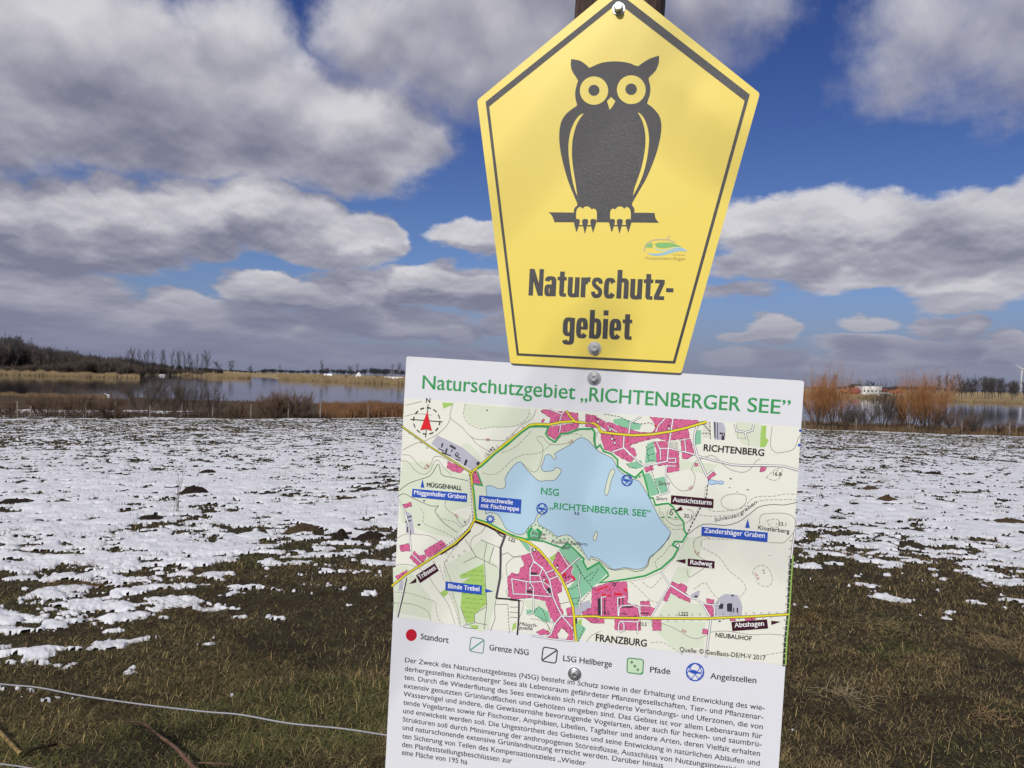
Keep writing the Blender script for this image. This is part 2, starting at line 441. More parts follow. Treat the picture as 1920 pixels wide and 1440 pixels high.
def build_lake():
    m_ = mat('lake_water', (0.010, 0.013, 0.018), rough=0.045, spec=0.5)
    nt = m_.node_tree; N, L = nt.nodes, nt.links; b = N['Principled BSDF']
    b.inputs['IOR'].default_value = 1.33
    geo = N.new('ShaderNodeNewGeometry'); mp = N.new('ShaderNodeMapping'); mp.inputs['Scale'].default_value = (0.5, 1.2, 1)
    L.new(geo.outputs['Position'], mp.inputs[0])
    n = N.new('ShaderNodeTexNoise'); n.inputs['Scale'].default_value = 1.0; n.inputs['Detail'].default_value = 4
    L.new(mp.outputs[0], n.inputs['Vector'])
    bp = N.new('ShaderNodeBump'); bp.inputs['Strength'].default_value = 0.05; bp.inputs['Distance'].default_value = 0.12
    L.new(n.outputs[0], bp.inputs['Height']); L.new(bp.outputs[0], b.inputs['Normal'])
    xs = np.linspace(-1400, 1400, 29); ys = np.linspace(95, 900, 12)
    X, Y = np.meshgrid(xs, ys)
    V = np.stack([X.ravel(), Y.ravel(), np.full(X.size, LAKE_Z)], 1)
    fc = grid_faces(12, 29)[:, ::-1]
    tag(link('lake', mesh_np('lake', V, fc.ravel(), np.full(len(fc), 4, np.int32), m_)), kind='structure')

SNOW_EDGE = ([-1.3, -.667, -.45, -.18, .375, .65, 1.3], [5.4, 5.7, 6.4, 8.3, 9.0, 8.8, 8.6])
def snow_field(x, y):
    """positive where snow lies (metres above the turf), negative in the melted gaps"""
    r = np.hypot(x, y); t = np.clip(x/np.maximum(y, 1e-3), -1.3, 1.3)
    n = 0.26*fbm(x*0.8, y*1.0, 31, 2) + 0.90*fbm(x*3.6, y*5.0, 41, 5, 0.68)
    n = (n/1.16-0.5)/0.096                                   # roughly unit normal
    big = (fbm(x*0.11, y*0.16, 61, 3)-0.5)*1.6
    b = interp(SNOW_EDGE, t)
    rr = r/b
    want = np.interp(rr, [0.60, 0.80, 0.97, 1.15, 1.5, 2.4, 4.0, 7.0], [-3.2, -2.1, -1.0, 0.05, 0.9, 1.0, 0.6, 0.1])
    e = interp(T_EDGE, t)
    want = want + 1.5*sstep(y-e, -2.0, -0.4)
    return n + want + big*0.35
def snow_height(x, y):
    s = snow_field(x, y)
    h = np.clip(s*0.06, -0.05, 0.014) + np.clip(s-0.2, 0, 1.5)*0.009
    return s, h
def build_snow():
    m_ = mat('snow', (0.63, 0.635, 0.66), rough=0.6, spec=0.2, nscale=3.0, namt=0.12, bump=0.35, bscale=22, coords='Object')
    b = m_.node_tree.nodes['Principled BSDF']
    b.inputs['Subsurface Weight'].default_value = 0.0
    az = np.radians(np.arange(-44, 44, 0.06)); rad = np.geomspace(3.6, 100, 830)
    X, Y = polar(az, rad); x, y = X.ravel(), Y.ravel()
    s, h = snow_height(x, y)
    t = x/np.maximum(y, 1e-3)
    e = interp(T_EDGE, t)
    low = sstep(-t, 0.38, 0.52)*(y < e+20)                 # last patches on the meadow below the fence
    pat = (fbm(x*0.5, y*0.35, 91, 4, 0.6)-0.60)*4+0.35*low
    h = np.where(y > e+0.4, np.where((low > 0) & (pat > 0), np.minimum(pat*0.1, 0.03), -0.05), h)
    keep = h > -0.03
    h = h + (fbm(x*7, y*9, 77, 4, 0.6)-0.5)*0.030
    z = ground_z(x, y) + h
    fc = grid_faces(len(rad), len(az))
    fc = fc[keep[fc].all(1)]
    used = np.unique(fc); mp = np.full(len(x), -1); mp[used] = np.arange(len(used))
    V = np.stack([x, y, z], 1)[used]
    o = link('snow', mesh_np('snow', V, mp[fc].ravel(), np.full(len(fc), 4, np.int32), m_, True))
    tag(o, 'thin white snow melting in patches across the sloping field', 'snow', kind='stuff')
build_ground(); build_lake(); build_snow()

# ------------------------------------------------------------------ the two signs on their post
# plane of the boards, in camera axes: u along the board to the right (that side is nearer), v up the board
_u = Vector((7640, -511, 1440)).normalized()
_v = Vector((2379, 44280, 1440)); _v = (_v - _u*_v.dot(_u)).normalized()
BU, BV = (CROT @ _u).normalized(), (CROT @ _v).normalized()
BN = BU.cross(BV)                                   # towards the viewer
BO = EYE + CROT @ (Vector(((762-960)/F, (720-668)/F, -1.0))*1.05)   # top left corner of the board
BMAT = Matrix((( BU.x, BV.x, BN.x), (BU.y, BV.y, BN.y), (BU.z, BV.z, BN.z))).to_4x4()
FACE_BOARD, FACE_SIGN = 0.0, 0.0035
def S(px, py, off=0.0):
    """point of the photograph on the (real, flat) sign face -> metres right and up from the board's corner"""
    d = ray(px, py); o = BO + BN*off
    p = EYE + d*((o-EYE).dot(BN)/d.dot(BN)) - o
    return Vector((p.dot(BU), p.dot(BV)))
PXM = 1.0/F                                         # about a metre away: one pixel is 1/F metres

def zoomer(x0, y0, s):
    def f(txt):
        return [(x0+float(a.split(',')[0])/s, y0+float(a.split(',')[1])/s) for a in txt.split()]
    return f
ZA, ZB = zoomer(720, 740, 4.8), zoomer(1100, 740, 1920/420)
ZC, ZD = zoomer(720, 960, 4.8), zoomer(1100, 960, 1920/420)
ZO, ZY = zoomer(1000, 80, 1061/280), zoomer(880, 380, 1920/560)
ZL = zoomer(1200, 430, 1920/110)

PRINT = {}
def ink(name, r, g, b, rough=0.42, spec=0.4, **k):
    if name not in PRINT:
        PRINT[name] = mat(name, srgb(r, g, b), rough=rough, spec=spec, **k)
    return PRINT[name]

class Print:
    """collects flat printed shapes, each a hair above the one before, into one mesh"""
    def __init__(self, off): self.off = off; self.v = []; self.f = []; self.fm = []; self.mats = []; self.n = 0
    def _m(self, m_):
        if m_ not in self.mats: self.mats.append(m_)
        return self.mats.index(m_)
    def h(self, z):
        """height of a printed layer; shapes of one layer are kept a micron apart"""
        self.n += 1
        return self.off + 1e-4 + z*3.2e-5 + (self.n % 19)*1.5e-6
    def raw(self, pts2, m_, z):
        pts2 = [Vector(p) for p in pts2]
        k = self._m(m_); b = len(self.v)
        hz = self.h(z); self.v += [(p.x, p.y, hz) for p in pts2]
        for t in tessellate_polygon([[Vector((p.x, p.y, 0)) for p in pts2]]):
            a, c, d = t
            n = (pts2[c]-pts2[a]).cross(pts2[d]-pts2[a])
            self.f.append((b+a, b+c, b+d) if n > 0 else (b+a, b+d, b+c)); self.fm.append(k)
    def poly(self, px, m_, z): self.raw([S(*p, self.off) for p in px], m_, z)
    def line(self, px, w, m_, z, dash=None, closed=False):
        P = [S(*p, self.off) for p in px]
        if closed: P.append(P[0])
        w = w*PXM*0.5
        segs = []
        if dash:
            on, offl = dash[0]*PXM, dash[1]*PXM; pos = 0.0; cur = []; draw = True; left = on
            for a, b in zip(P, P[1:]):
                ln = (b-a).length; q = 0.0
                if draw and not cur: cur = [a]
                while ln-q > left:
                    q += left; pt = a.lerp(b, q/ln)
                    if draw: cur.append(pt); segs.append(cur); cur = []
                    else: cur = [pt]
                    draw = not draw; left = on if draw else offl
                left -= ln-q
                if draw: cur.append(b)
            if draw and len(cur) > 1: segs.append(cur)
        else: segs = [P]
        k = self._m(m_)
        for P in segs:
            P = [p for i, p in enumerate(P) if i == 0 or (p-P[i-1]).length > 1e-6]
            if len(P) < 2: continue
            b = len(self.v); zz = self.h(z)
            for i, p in enumerate(P):
                d0 = (P[i]-P[i-1]).normalized() if i else None
                d1 = (P[i+1]-P[i]).normalized() if i+1 < len(P) else None
                if closed and not dash:
                    if i == 0: d0 = (P[-1]-P[-2]).normalized()
                    if i == len(P)-1: d1 = (P[1]-P[0]).normalized()
                d0 = d0 or d1; d1 = d1 or d0
                n0 = Vector((-d0.y, d0.x)); n1 = Vector((-d1.y, d1.x)); n = n0+n1
                n = n.normalized() if n.length > 1e-3 else n0
                n = n*(w/max(n.dot(n0), 0.45))
                self.v += [(p.x+n.x, p.y+n.y, zz), (p.x-n.x, p.y-n.y, zz)]
            for i in range(len(P)-1):
                a = b+2*i
                self.f.append((a+1, a+3, a+2, a)); self.fm.append(k)
    def disc(self, c, rx, m_, z, ry=None, n=28):
        self.poly([(c[0]+rx*math.cos(2*math.pi*i/n), c[1]+(ry or rx)*math.sin(2*math.pi*i/n)) for i in range(n)], m_, z)
    def ring(self, c, r, w, m_, z, n=32, dash=None):
        self.line([(c[0]+r*math.cos(2*math.pi*i/n), c[1]+r*math.sin(2*math.pi*i/n)) for i in range(n+(1 if dash else 0))], w, m_, z, dash=dash, closed=not dash)
    def text(self, s, p0, p1, cap, m_, z, bold=0.0, shear=0.0, tall=False):
        """lettering whose baseline runs from p0 to p1 (pixels of the photograph); cap = capital height"""
        c = bpy.data.curves.new('lettering', 'FONT'); c.body = s; c.resolution_u = 3 if cap < 15 else 8
        c.shear = shear
        o = bpy.data.objects.new('lettering', c); COL.objects.link(o)
        dg = bpy.context.evaluated_depsgraph_get()
        me = o.evaluated_get(dg).to_mesh()
        n = len(me.vertices); co = np.zeros(n*3); me.vertices.foreach_get('co', co); co = co.reshape(-1, 3)
        fs = [tuple(p.vertices) for p in me.polygons]
        o.evaluated_get(dg).to_mesh_clear()
        bpy.data.objects.remove(o); bpy.data.curves.remove(c)
        x0, x1 = co[:, 0].min(), co[:, 0].max()
        A = S(*p0, self.off); B = S(*p1, self.off); d = B-A; up = Vector((-d.y, d.x)).normalized()
        mid = ((p0[0]+p1[0])/2, (p0[1]+p1[1])/2)
        h = (S(mid[0], mid[1]-cap, self.off)-S(*mid, self.off)).length
        k = self._m(m_); zz = self.off + 1e-4 + (z+0.95)*3.2e-5
        yy = co[:, 1]
        if tall: yy = np.where(yy <= XH, yy*(XH2/XH), XH2+(yy-XH)*(CAPH-XH2)/(CAPH-XH)) if tall else yy
        tx = (co[:, 0]-x0)/(x1-x0); ty = yy/CAPH*h
        em = h/CAPH; dn = d.normalized()
        strikes = [(-bold*0.7, -bold*0.3), (bold*0.7, bold*0.3)] if bold else [(0, 0)]       # heavier type: printed twice, a hair apart
        if bold > 0.012: strikes.append((0, 0))
        for j, (sx, sy) in enumerate(strikes):
            b = len(self.v); o_ = (dn*sx+up*sy)*em
            for a, t in zip(tx, ty): q = A+d*a+up*t+o_; self.v.append((q.x, q.y, zz+j*2e-6))
            for f in fs: self.f.append(tuple(b+i for i in f)); self.fm.append(k)
    def build(self, name, parent):
        me = mesh_from(name, self.v, self.f, self.mats, self.fm)
        return link(name, me, parent)
CAPH, XH, XH2 = 0.686, 0.443, 0.500

def heavy(p, word, p0, p1, cap, m_):
    """heavy narrow grotesque lettering, drawn stroke by stroke (unit: capital height)"""
    S_, T_, xh, asc = 0.185, 0.145, 0.735, 1.05
    def rect(x0, y0, x1, y1): return [(x0, y0), (x1, y0), (x1, y1), (x0, y1)]
    def arc(cx, cy, W, H, a0, a1, tv=S_, th=T_, e=0.66, n=30):
        out, inn = [], []
        for i in range(n+1):
            a = R(a0+(a1-a0)*i/n); c, s = math.cos(a), math.sin(a)
            c2, s2 = math.copysign(abs(c)**e, c), math.copysign(abs(s)**e, s)
            out.append((cx+W/2*c2, cy+H/2*s2)); inn.append((cx+(W/2-tv)*c2, cy+(H/2-th)*s2))
        return ('strip', out, inn)
    def path(P, w):
        P = catmull(P, False, 5); out, inn = [], []
        for i, q in enumerate(P):
            a = Vector(P[max(i-1, 0)]); b = Vector(P[min(i+1, len(P)-1)]); d = (b-a).normalized()
            out.append((q[0]-d.y*w/2, q[1]+d.x*w/2)); inn.append((q[0]+d.y*w/2, q[1]-d.x*w/2))
        return ('strip', out, inn)
    W = 0.45
    def g_u(): return W, [rect(0, .22, S_, xh), rect(W-S_, 0, W, xh), arc(W/2, .23, W, .49, 180, 360)]
    G = {
     'N': lambda: (.56, [rect(0, 0, .175, 1), rect(.385, 0, .56, 1), [(0, 1), (.19, 1), (.56, 0), (.37, 0)]]),
     'a': lambda: (W, [rect(W-S_, 0, W, .52), arc(W/2, .51, W, .47, 0, 172), arc(.185, .215, .37, .45, 0, 360, S_*.93, .125)]),
     't': lambda: (.34, [rect(.07, .19, .07+S_, .93), rect(-.015, .60, .34, xh), arc(.225, .19, .31, .39, 180, 268), rect(.22, -.005, .34, .13)]),
     'u': g_u,
     'r': lambda: (.35, [rect(0, 0, S_, xh), arc(.30, .45, .46, .59, 80, 175, S_, .17), rect(.30, .575, .35, .748)]),
     's': lambda: (.42, [path([(.345, .52), (.335, .60), (.28, .665), (.205, .672), (.12, .655), (.085, .58), (.095, .49), (.16, .42), (.26, .345), (.33, .27), (.335, .16), (.29, .085), (.205, .063), (.12, .08), (.08, .15), (.075, .225)], .152)]),
     'c': lambda: (.43, [arc(.22, xh/2, .44, xh+.03, 28, 332)]),
     'h': lambda: (W, [rect(0, 0, S_, asc), rect(W-S_, 0, W, xh-.24), arc(W/2, xh-.235, W, .50, 0, 150)]),
     'z': lambda: (.38, [rect(0.01, .60, .37, xh), rect(0, 0, .38, .14), [(0, .14), (.185, .60), (.37, .60), (.195, .14)]]),
     '-': lambda: (.27, [rect(0, .29, .27, .44)]),
     'g': lambda: (W, [arc(W/2, .40, W, .70, 0, 360), rect(W-S_, -.05, W, xh), arc(W/2, -.045, W, .44, 190, 362)]),
     'e': lambda: (.44, [arc(.22, xh/2, .44, xh+.03, 0, 326), rect(.1, .315, .43, .425)]),
     'b': lambda: (W, [rect(0, 0, S_, asc), arc(W/2, .365, W, .76, 0, 360)]),
     'i': lambda: (S_, [rect(0, 0, S_, xh), rect(0, .86, S_, asc)])}
    x = 0.0; items = []
    for ch in word:
        w, parts = G[ch](); items.append((x, parts)); x += w+0.055
    total = x-0.055
    A = S(*p0, p.off); B = S(*p1, p.off); d = (B-A)/total
    mid = ((p0[0]+p1[0])/2, (p0[1]+p1[1])/2)
    up = Vector((-d.y, d.x)).normalized()*(S(mid[0], mid[1]-cap, p.off)-S(*mid, p.off)).length
    f = lambda q, x0: A+d*(q[0]+x0)+up*q[1]
    for x0, parts in items:
        for k, pt in enumerate(parts):
            z = 1+0.25*k
            if pt[0] == 'strip':
                o, i_ = pt[1], pt[2]
                for j in range(len(o)-1): p.raw([f(o[j], x0), f(o[j+1], x0), f(i_[j+1], x0), f(i_[j], x0)], m_, z)
            else: p.raw([f(q, x0) for q in pt], m_, z)

def plate(name, px, off, thick, m_, parent, edge=None):
    P = [S(*p, off) for p in px]; n = len(P)
    bm = bmesh.new()
    top = [bm.verts.new((p.x, p.y, off)) for p in P]
    f = bm.faces.new(top); f.normal_update()
    if f.normal.z < 0: f.normal_flip()
    bot = bmesh.ops.extrude_face_region(bm, geom=[f])
    bmesh.ops.translate(bm, vec=(0, 0, -thick), verts=[g for g in bot['geom'] if isinstance(g, bmesh.types.BMVert)])
    bmesh.ops.recalc_face_normals(bm, faces=bm.faces)
    es = [e for e in bm.edges if abs(e.verts[0].co.z-e.verts[1].co.z) > thick*0.5]
    bmesh.ops.bevel(bm, geom=es, offset=0.003, segments=4, affect='EDGES', profile=0.5)
    me = bpy.data.meshes.new(name); bm.to_mesh(me); bm.free(); me.materials.append(m_)
    return link(name, me, parent)

def bolt(px, off, parent, r_w, r_h, h_h, tilt=0.0, flange=True):
    """screw with washer, standing on the sign face"""
    c = S(*px, off)
    bm = bmesh.new()
    def ringz(r, z, n=28): return [bm.verts.new((r*math.cos(2*math.pi*i/n), r*math.sin(2*math.pi*i/n), z)) for i in range(n)]
    prof = [(r_w, 0.0), (r_w, 0.0011), (r_w*0.97, 0.0014), (r_w*0.80, 0.0014), (r_w*0.78, 0.0021), (r_w*0.70, 0.0027)]
    rs = [ringz(r, z) for r, z in prof]
    for a, b in zip(rs, rs[1:]):
        for i in range(28): bm.faces.new((a[i], a[(i+1) % 28], b[(i+1) % 28], b[i]))
    bm.faces.new(rs[-1])
    me = bpy.data.meshes.new('washer'); bm.to_mesh(me); bm.free(); me.materials.append(ZINC)
    w = link('washer', me, parent); w.location = (c.x, c.y, off)
    bm = bmesh.new()
    prof = [(r_h, 0.0028), (r_h, h_h-0.0008), (r_h*0.86, h_h), (r_h*0.55, h_h), (r_h*0.48, h_h-0.0007)]
    rs = [[bm.verts.new((r*math.cos(math.pi/3*i+tilt), r*math.sin(math.pi/3*i+tilt), z)) for i in range(6)] for r, z in prof]
    for a, b in zip(rs, rs[1:]):
        for i in range(6): bm.faces.new((a[i], a[(i+1) % 6], b[(i+1) % 6], b[i]))
    bm.faces.new(rs[-1])
    bmesh.ops.bevel(bm, geom=[e for e in bm.edges], offset=0.0004, segments=2, affect='EDGES', clamp_overlap=True)
    me = bpy.data.meshes.new('screw_head'); bm.to_mesh(me); bm.free(); me.materials.append(ZINC)
    hd = link('screw_head', me, w)
    return w

ZINC = mat('zinc_steel', (0.72, 0.72, 0.72), rough=0.42, metal=1.0, nscale=260, namt=0.18, bump=0.03, bscale=500)

def sign_root(name, label, cat, group=None):
    o = bpy.data.objects.new(name, None); COL.objects.link(o); o.empty_display_size = 0.1
    o.matrix_world = Matrix.Translation(BO) @ BMAT
    return tag(o, label, cat, group)

# ---- post
def build_post():
    c = S(1157, 20, 0); c2 = Vector((c.x, 0))
    top = 0.0; n_up = S(1157, 20).y + 0.075; w = 0.0585
    m_ = bpy.data.materials.new('weathered_post'); m_.use_nodes = True
    nt = m_.node_tree; b = nt.nodes['Principled BSDF']; b.inputs['Roughness'].default_value = 0.9
    tc = nt.nodes.new('ShaderNodeTexCoord'); mp = nt.nodes.new('ShaderNodeMapping'); mp.inputs['Scale'].default_value = (60, 9, 60)
    nt.links.new(tc.outputs['Object'], mp.inputs[0])
    nz = nt.nodes.new('ShaderNodeTexNoise'); nz.inputs['Scale'].default_value = 2.0; nz.inputs['Detail'].default_value = 8; nz.inputs['Roughness'].default_value = 0.7
    nt.links.new(mp.outputs[0], nz.inputs['Vector'])
    rp = nt.nodes.new('ShaderNodeValToRGB'); nt.links.new(nz.outputs[0], rp.inputs[0])
    rp.color_ramp.elements[0].position = 0.32; rp.color_ramp.elements[0].color = (0.018, 0.011, 0.009, 1)
    rp.color_ramp.elements[1].position = 0.72; rp.color_ramp.elements[1].color = (0.13, 0.075, 0.055, 1)
    nt.links.new(rp.outputs[0], b.inputs['Base Color'])
    bp = nt.nodes.new('ShaderNodeBump'); bp.inputs['Strength'].default_value = 0.8; bp.inputs['Distance'].default_value = 0.004
    nt.links.new(nz.outputs[0], bp.inputs['Height']); nt.links.new(bp.outputs[0], b.inputs['Normal'])
    zc = FACE_BOARD - 0.003
    base = BO + BU*c.x + BN*(zc-w)
    # length down to the ground along the post
    L_ = 0.0
    while (base - BV*L_).z > -0.45: L_ += 0.01
    bm = bmesh.new(); rows = []
    rng = nrng(4); sec = 20
    hs = np.linspace(-L_, n_up, 40)
    for h in hs:
        ring = []
        for k in range(sec):
            a = 2*math.pi*k/sec
            sx = math.copysign(abs(math.cos(a))**0.38, math.cos(a)); sy = math.copysign(abs(math.sin(a))**0.38, math.sin(a))
            r = w*(1+0.012*rng.normal())
            ring.append(bm.verts.new((sx*r, h, min(sy*r, w*1.0))))
        rows.append(ring)
    for a, b2 in zip(rows, rows[1:]):
        for k in range(sec): bm.faces.new((a[k], b2[k], b2[(k+1) % sec], a[(k+1) % sec]))
    bm.faces.new(rows[-1]); bm.faces.new(rows[0])
    bmesh.ops.recalc_face_normals(bm, faces=bm.faces)
    me = bpy.data.meshes.new('post'); bm.to_mesh(me); bm.free(); me.materials.append(m_)
    o = link('post', me); o.matrix_world = Matrix.Translation(base) @ BMAT
    tag(o, 'dark brown weathered post carrying the yellow owl sign and the map board', 'post')
build_post()

# ---- yellow sign
def catmull(P, closed=True, sub=3, sharp=()):
    n = len(P); out = []
    for i in range(n if closed else n-1):
        p1, p2 = P[i], P[(i+1) % n]
        p0 = P[i-1] if (closed or i > 0) else p1
        p3 = P[(i+2) % n] if (closed or i+2 < n) else p2
        if i in sharp: p0 = p1
        if (i+1) % n in sharp: p3 = p2
        for s in range(sub):
            t = s/sub
            out.append(tuple(0.5*((2*p1[k])+(-p0[k]+p2[k])*t+(2*p0[k]-5*p1[k]+4*p2[k]-p3[k])*t*t+(-p0[k]+3*p1[k]-3*p2[k]+p3[k])*t**3) for k in (0, 1)))
    if not closed: out.append(P[-1])
    return out
def sharp_idx(P, deg=50):
    r = []
    for i in range(len(P)):
        a = Vector(P[i])-Vector(P[i-1]); b = Vector(P[(i+1) % len(P)])-Vector(P[i])
        if a.length > 0 and b.length > 0 and a.angle(b) > R(deg): r.append(i)
    return r
def curvy(P, deg=50, sub=3): return catmull(P, True, sub, sharp_idx(P, deg))

def build_owl_sign():
    off = FACE_SIGN
    root = sign_root('nature_reserve_sign', 'yellow five-sided sign with a black owl, screwed to the post above the map board', 'sign')
    yel = mat('yellow_sheeting', srgb(246, 222, 94), rough=0.44, spec=0.8, nscale=1400, namt=0.05, bump=0.06, bscale=900)
    blk = mat('black_print', (0.020, 0.018, 0.020), rough=0.44, spec=0.8, nscale=2200, namt=0.7, bump=0.22, bscale=1500, detail=2)
    plate('panel', [(894.6, 188), (956.8, 681.0), (1277.6, 699.6), (1424.8, 175), (1162.7, -34.6)], off, 0.0022, yel, root)
    p = Print(off)
    outer = [(910.6, 190.8), (969, 666.7), (1265.9, 681.9), (1405.9, 177.3), (1163, -11.2)]
    inner = [(917.3, 199.8), (972.9, 662.4), (1262, 677), (1396.2, 189), (1159, 5.6)]
    for i in range(5):
        j = (i+1) % 5
        p.poly([outer[i], outer[j], inner[j], inner[i]], blk, 1)
    p.build('border', root)
    p = Print(off)
    body = ZO('270,116 330,128 372,155 398,179 430,165 470,148 520,137 580,133 640,137 690,148 722,162 747,167 775,145 820,118 860,102 893,92 893,130 885,165 868,200 845,225 822,248 820,265 828,295 832,330 828,370 818,400 808,433 840,455 870,485 895,520 908,565 910,610 903,670 890,730 870,800 840,880 800,970 760,1040 725,1100 700,1145 705,1160 714,1172 719,1190 718,1208 790,1208 862,1210 866,1240 878,1262 893,1280 800,1279 697,1278 600,1278 450,1276 300,1276 150,1276 140,1245 125,1220 107,1205 200,1206 288,1207 288,1190 295,1172 308,1160 312,1145 290,1090 265,1030 240,960 212,860 193,770 184,690 186,620 196,570 215,530 245,495 280,468 308,450 310,435 302,410 297,370 300,335 308,300 318,270 300,240 280,210 268,175 266,140')
    p.poly(curvy(body, 40), blk, 1)
    for t in ('358,502 330,515 300,550 275,600 260,650 251,710 250,780 257,850 268,920 283,1000 300,1060 312,1088 303,1020 290,940 279,860 274,780 278,700 290,640 305,590 328,545 350,514',
              '742,494 765,510 790,545 808,590 818,640 822,690 818,750 808,820 790,900 765,975 735,1040 708,1088 720,1030 745,960 768,890 785,810 795,740 797,680 793,630 782,580 765,535 748,507'):
        p.poly(curvy(ZO(t), 60), yel, 2)
    p.poly(curvy(ZO('553,386 583,416 565,448 542,478 533,445 523,416'), 40), yel, 2)
    q = 280/1061
    for (cx, cy, r, px_, py_, pr) in ((431, 341, 100.5, 431, 339, 39.5), (696, 334.5, 102, 695, 331.5, 41)):
        p.disc((1000+cx*q, 80+cy*q), r*q, yel, 2, n=64)
        p.disc((1000+px_*q, 80+py_*q), pr*q, blk, 3, n=40)
    for dx, cl in ((0, (310, 369, 427)), (0, (560, 615, 677))):
        x0 = cl[0]
        f = [(-5, 1262), (-5, 1205), (2, 1182), (17, 1169), (31, 1171), (40, 1182), (55, 1167), (78, 1165), (95, 1174), (104, 1186), (118, 1180), (133, 1186), (141, 1206), (140, 1262), (132, 1296), (2, 1296)]
        if x0 > 500: f = [(-14+(141-a), b) for a, b in f][::-1]
        p.poly(curvy([(1000+(x0+a)*q, 80+b*q) for a, b in f], 55), yel, 4)
        p.line([(1000+(cl[0]+5)*q, 80+1300*q), (1000+(cl[2]-5)*q, 80+1300*q)], 2.4, blk, 5)
        for c, tip in zip(cl, (1350, 1360, 1352)):
            cw = [(-22, 1275), (-20, 1260), (-8, 1253), (8, 1253), (19, 1260), (20, 1278), (12, 1303), (-3, tip), (-16, 1303)]
            p.poly(curvy([(1000+(c+a)*q, 80+b*q) for a, b in cw], 70), blk, 6)
    p.build('owl_emblem', root)
    p = Print(off)
    # heavy narrow lettering
    heavy(p, 'Naturschutz-', (990.8, 554.0), (1261.6, 563.3), 51, blk)
    heavy(p, 'gebiet', (1054.4, 632.6), (1184, 637.2), 51, blk)
    p.build('lettering', root)
    p = Print(off)
    gr = ink('logo_green', 140, 200, 120); lb = ink('logo_blue', 165, 205, 225); pale = ink('logo_grey', 205, 190, 150); tx = ink('logo_text', 175, 158, 85)
    p.poly(curvy(ZL('180,590 200,520 300,460 420,450 410,560 400,600'), 60), gr, 1)
    p.poly(curvy(ZL('490,470 600,440 800,430 1000,440 1150,480 1380,580 1200,570 1050,575 900,600 750,620 600,600 520,560'), 60), gr, 2)
    p.poly(curvy(ZL('220,740 300,780 500,795 700,775 900,710 1100,640 1250,610 1400,620 1500,680 1560,750 1480,720 1300,710 1100,750 950,800 750,845 550,870 400,850 280,800'), 60), lb, 2)
    p.line(ZL('480,590 560,660 700,690 850,675 1000,625 1150,600 1350,600'), 2.2, ink('logo_pale', 205, 225, 200), 1)
    p.line(ZL('170,740 140,660 180,520 280,420 450,350 650,330 900,340 1080,400 1150,440'), 2.4, pale, 1)
    p.line(ZL('960,190 950,330'), 1.6, pale, 1); p.line(ZL('900,230 900,330'), 1.4, pale, 1)
    p.text('Vorpommern-Rügen', (1209.5, 486.5), (1284.5, 488.0), 5.8, tx, 1, bold=0.01)
    p.text('Landkreis', (1262, 479), (1284, 479.5), 3.2, tx, 1)
    p.build('logo', root)
    bolt((1160, 17), off, root, 0.0082, 0.0056, 0.0105, 0.2)
    bolt((1114.8, 653), off, root, 0.0088, 0.0050, 0.0075, 0.5)
build_owl_sign()

# ---- map board
BODY = [
 ('Der Zweck des Naturschutzgebietes (NSG) besteht im Schutz sowie in der Erhaltung und Entwicklung des wie-', (759.5, 1241.4), (1433.5, 1332.3)),
 ('derhergestellten Richtenberger Sees als Lebensraum gefährdeter Pflanzengesellschaften, Tier- und Pflanzenar-', (759, 1257.8), (1431, 1349.8)),
 ('ten. Durch die Wiederflutung des Sees entwickeln sich reich gegliederte Verlandungs- und Uferzonen, die von', (758, 1273.8), (1430, 1367.4)),
 ('extensiv genutzten Grünlandflächen und Gehölzen umgeben sind. Das Gebiet ist vor allem Lebensraum für', (757, 1289.5), (1429, 1385)),
 ('Wasservögel und andere, die Gewässernähe bevorzugende Vogelarten, aber auch für hecken- und saumbrü-', (756.4, 1305), (1427.8, 1400.6)),
 ('tende Vogelarten sowie für Fischotter, Amphibien, Libellen, Tagfalter und andere Arten, deren Vielfalt erhalten', (756, 1321), (1424.8, 1417.8)),
 ('und entwickelt werden soll. Die Ungestörtheit des Gebietes und seine Entwicklung in natürlichen Abläufen und', (755.8, 1336.8), (1424, 1435.7)),
 ('Strukturen soll durch Minimierung der anthropogenen Störeinflüsse, Ausschluss von Nutzungsintensivierung', (755, 1352.5), (1418, 1452)),
 ('und naturschonende extensive Grünlandnutzung erreicht werden. Darüber hinaus', (754.7, 1368), (1243, 1440)),
 ('ten Sicherung von Teilen des Kompensationszieles „Wieder', (754, 1384), (1098, 1435.5)),
 ('den Planfeststellungsbeschlüssen zur', (753.8, 1400), (960, 1431.2)),
 ('eine Fläche von 195 ha', (753.4, 1415), (876, 1433.5)),
]
def inside(p, poly):
    x, y = p; c = False; n = len(poly)
    for i in range(n):
        (x1, y1), (x2, y2) = poly[i], poly[i-1]
        if (y1 > y) != (y2 > y) and x < (x2-x1)*(y-y1)/(y2-y1)+x1: c = not c
    return c

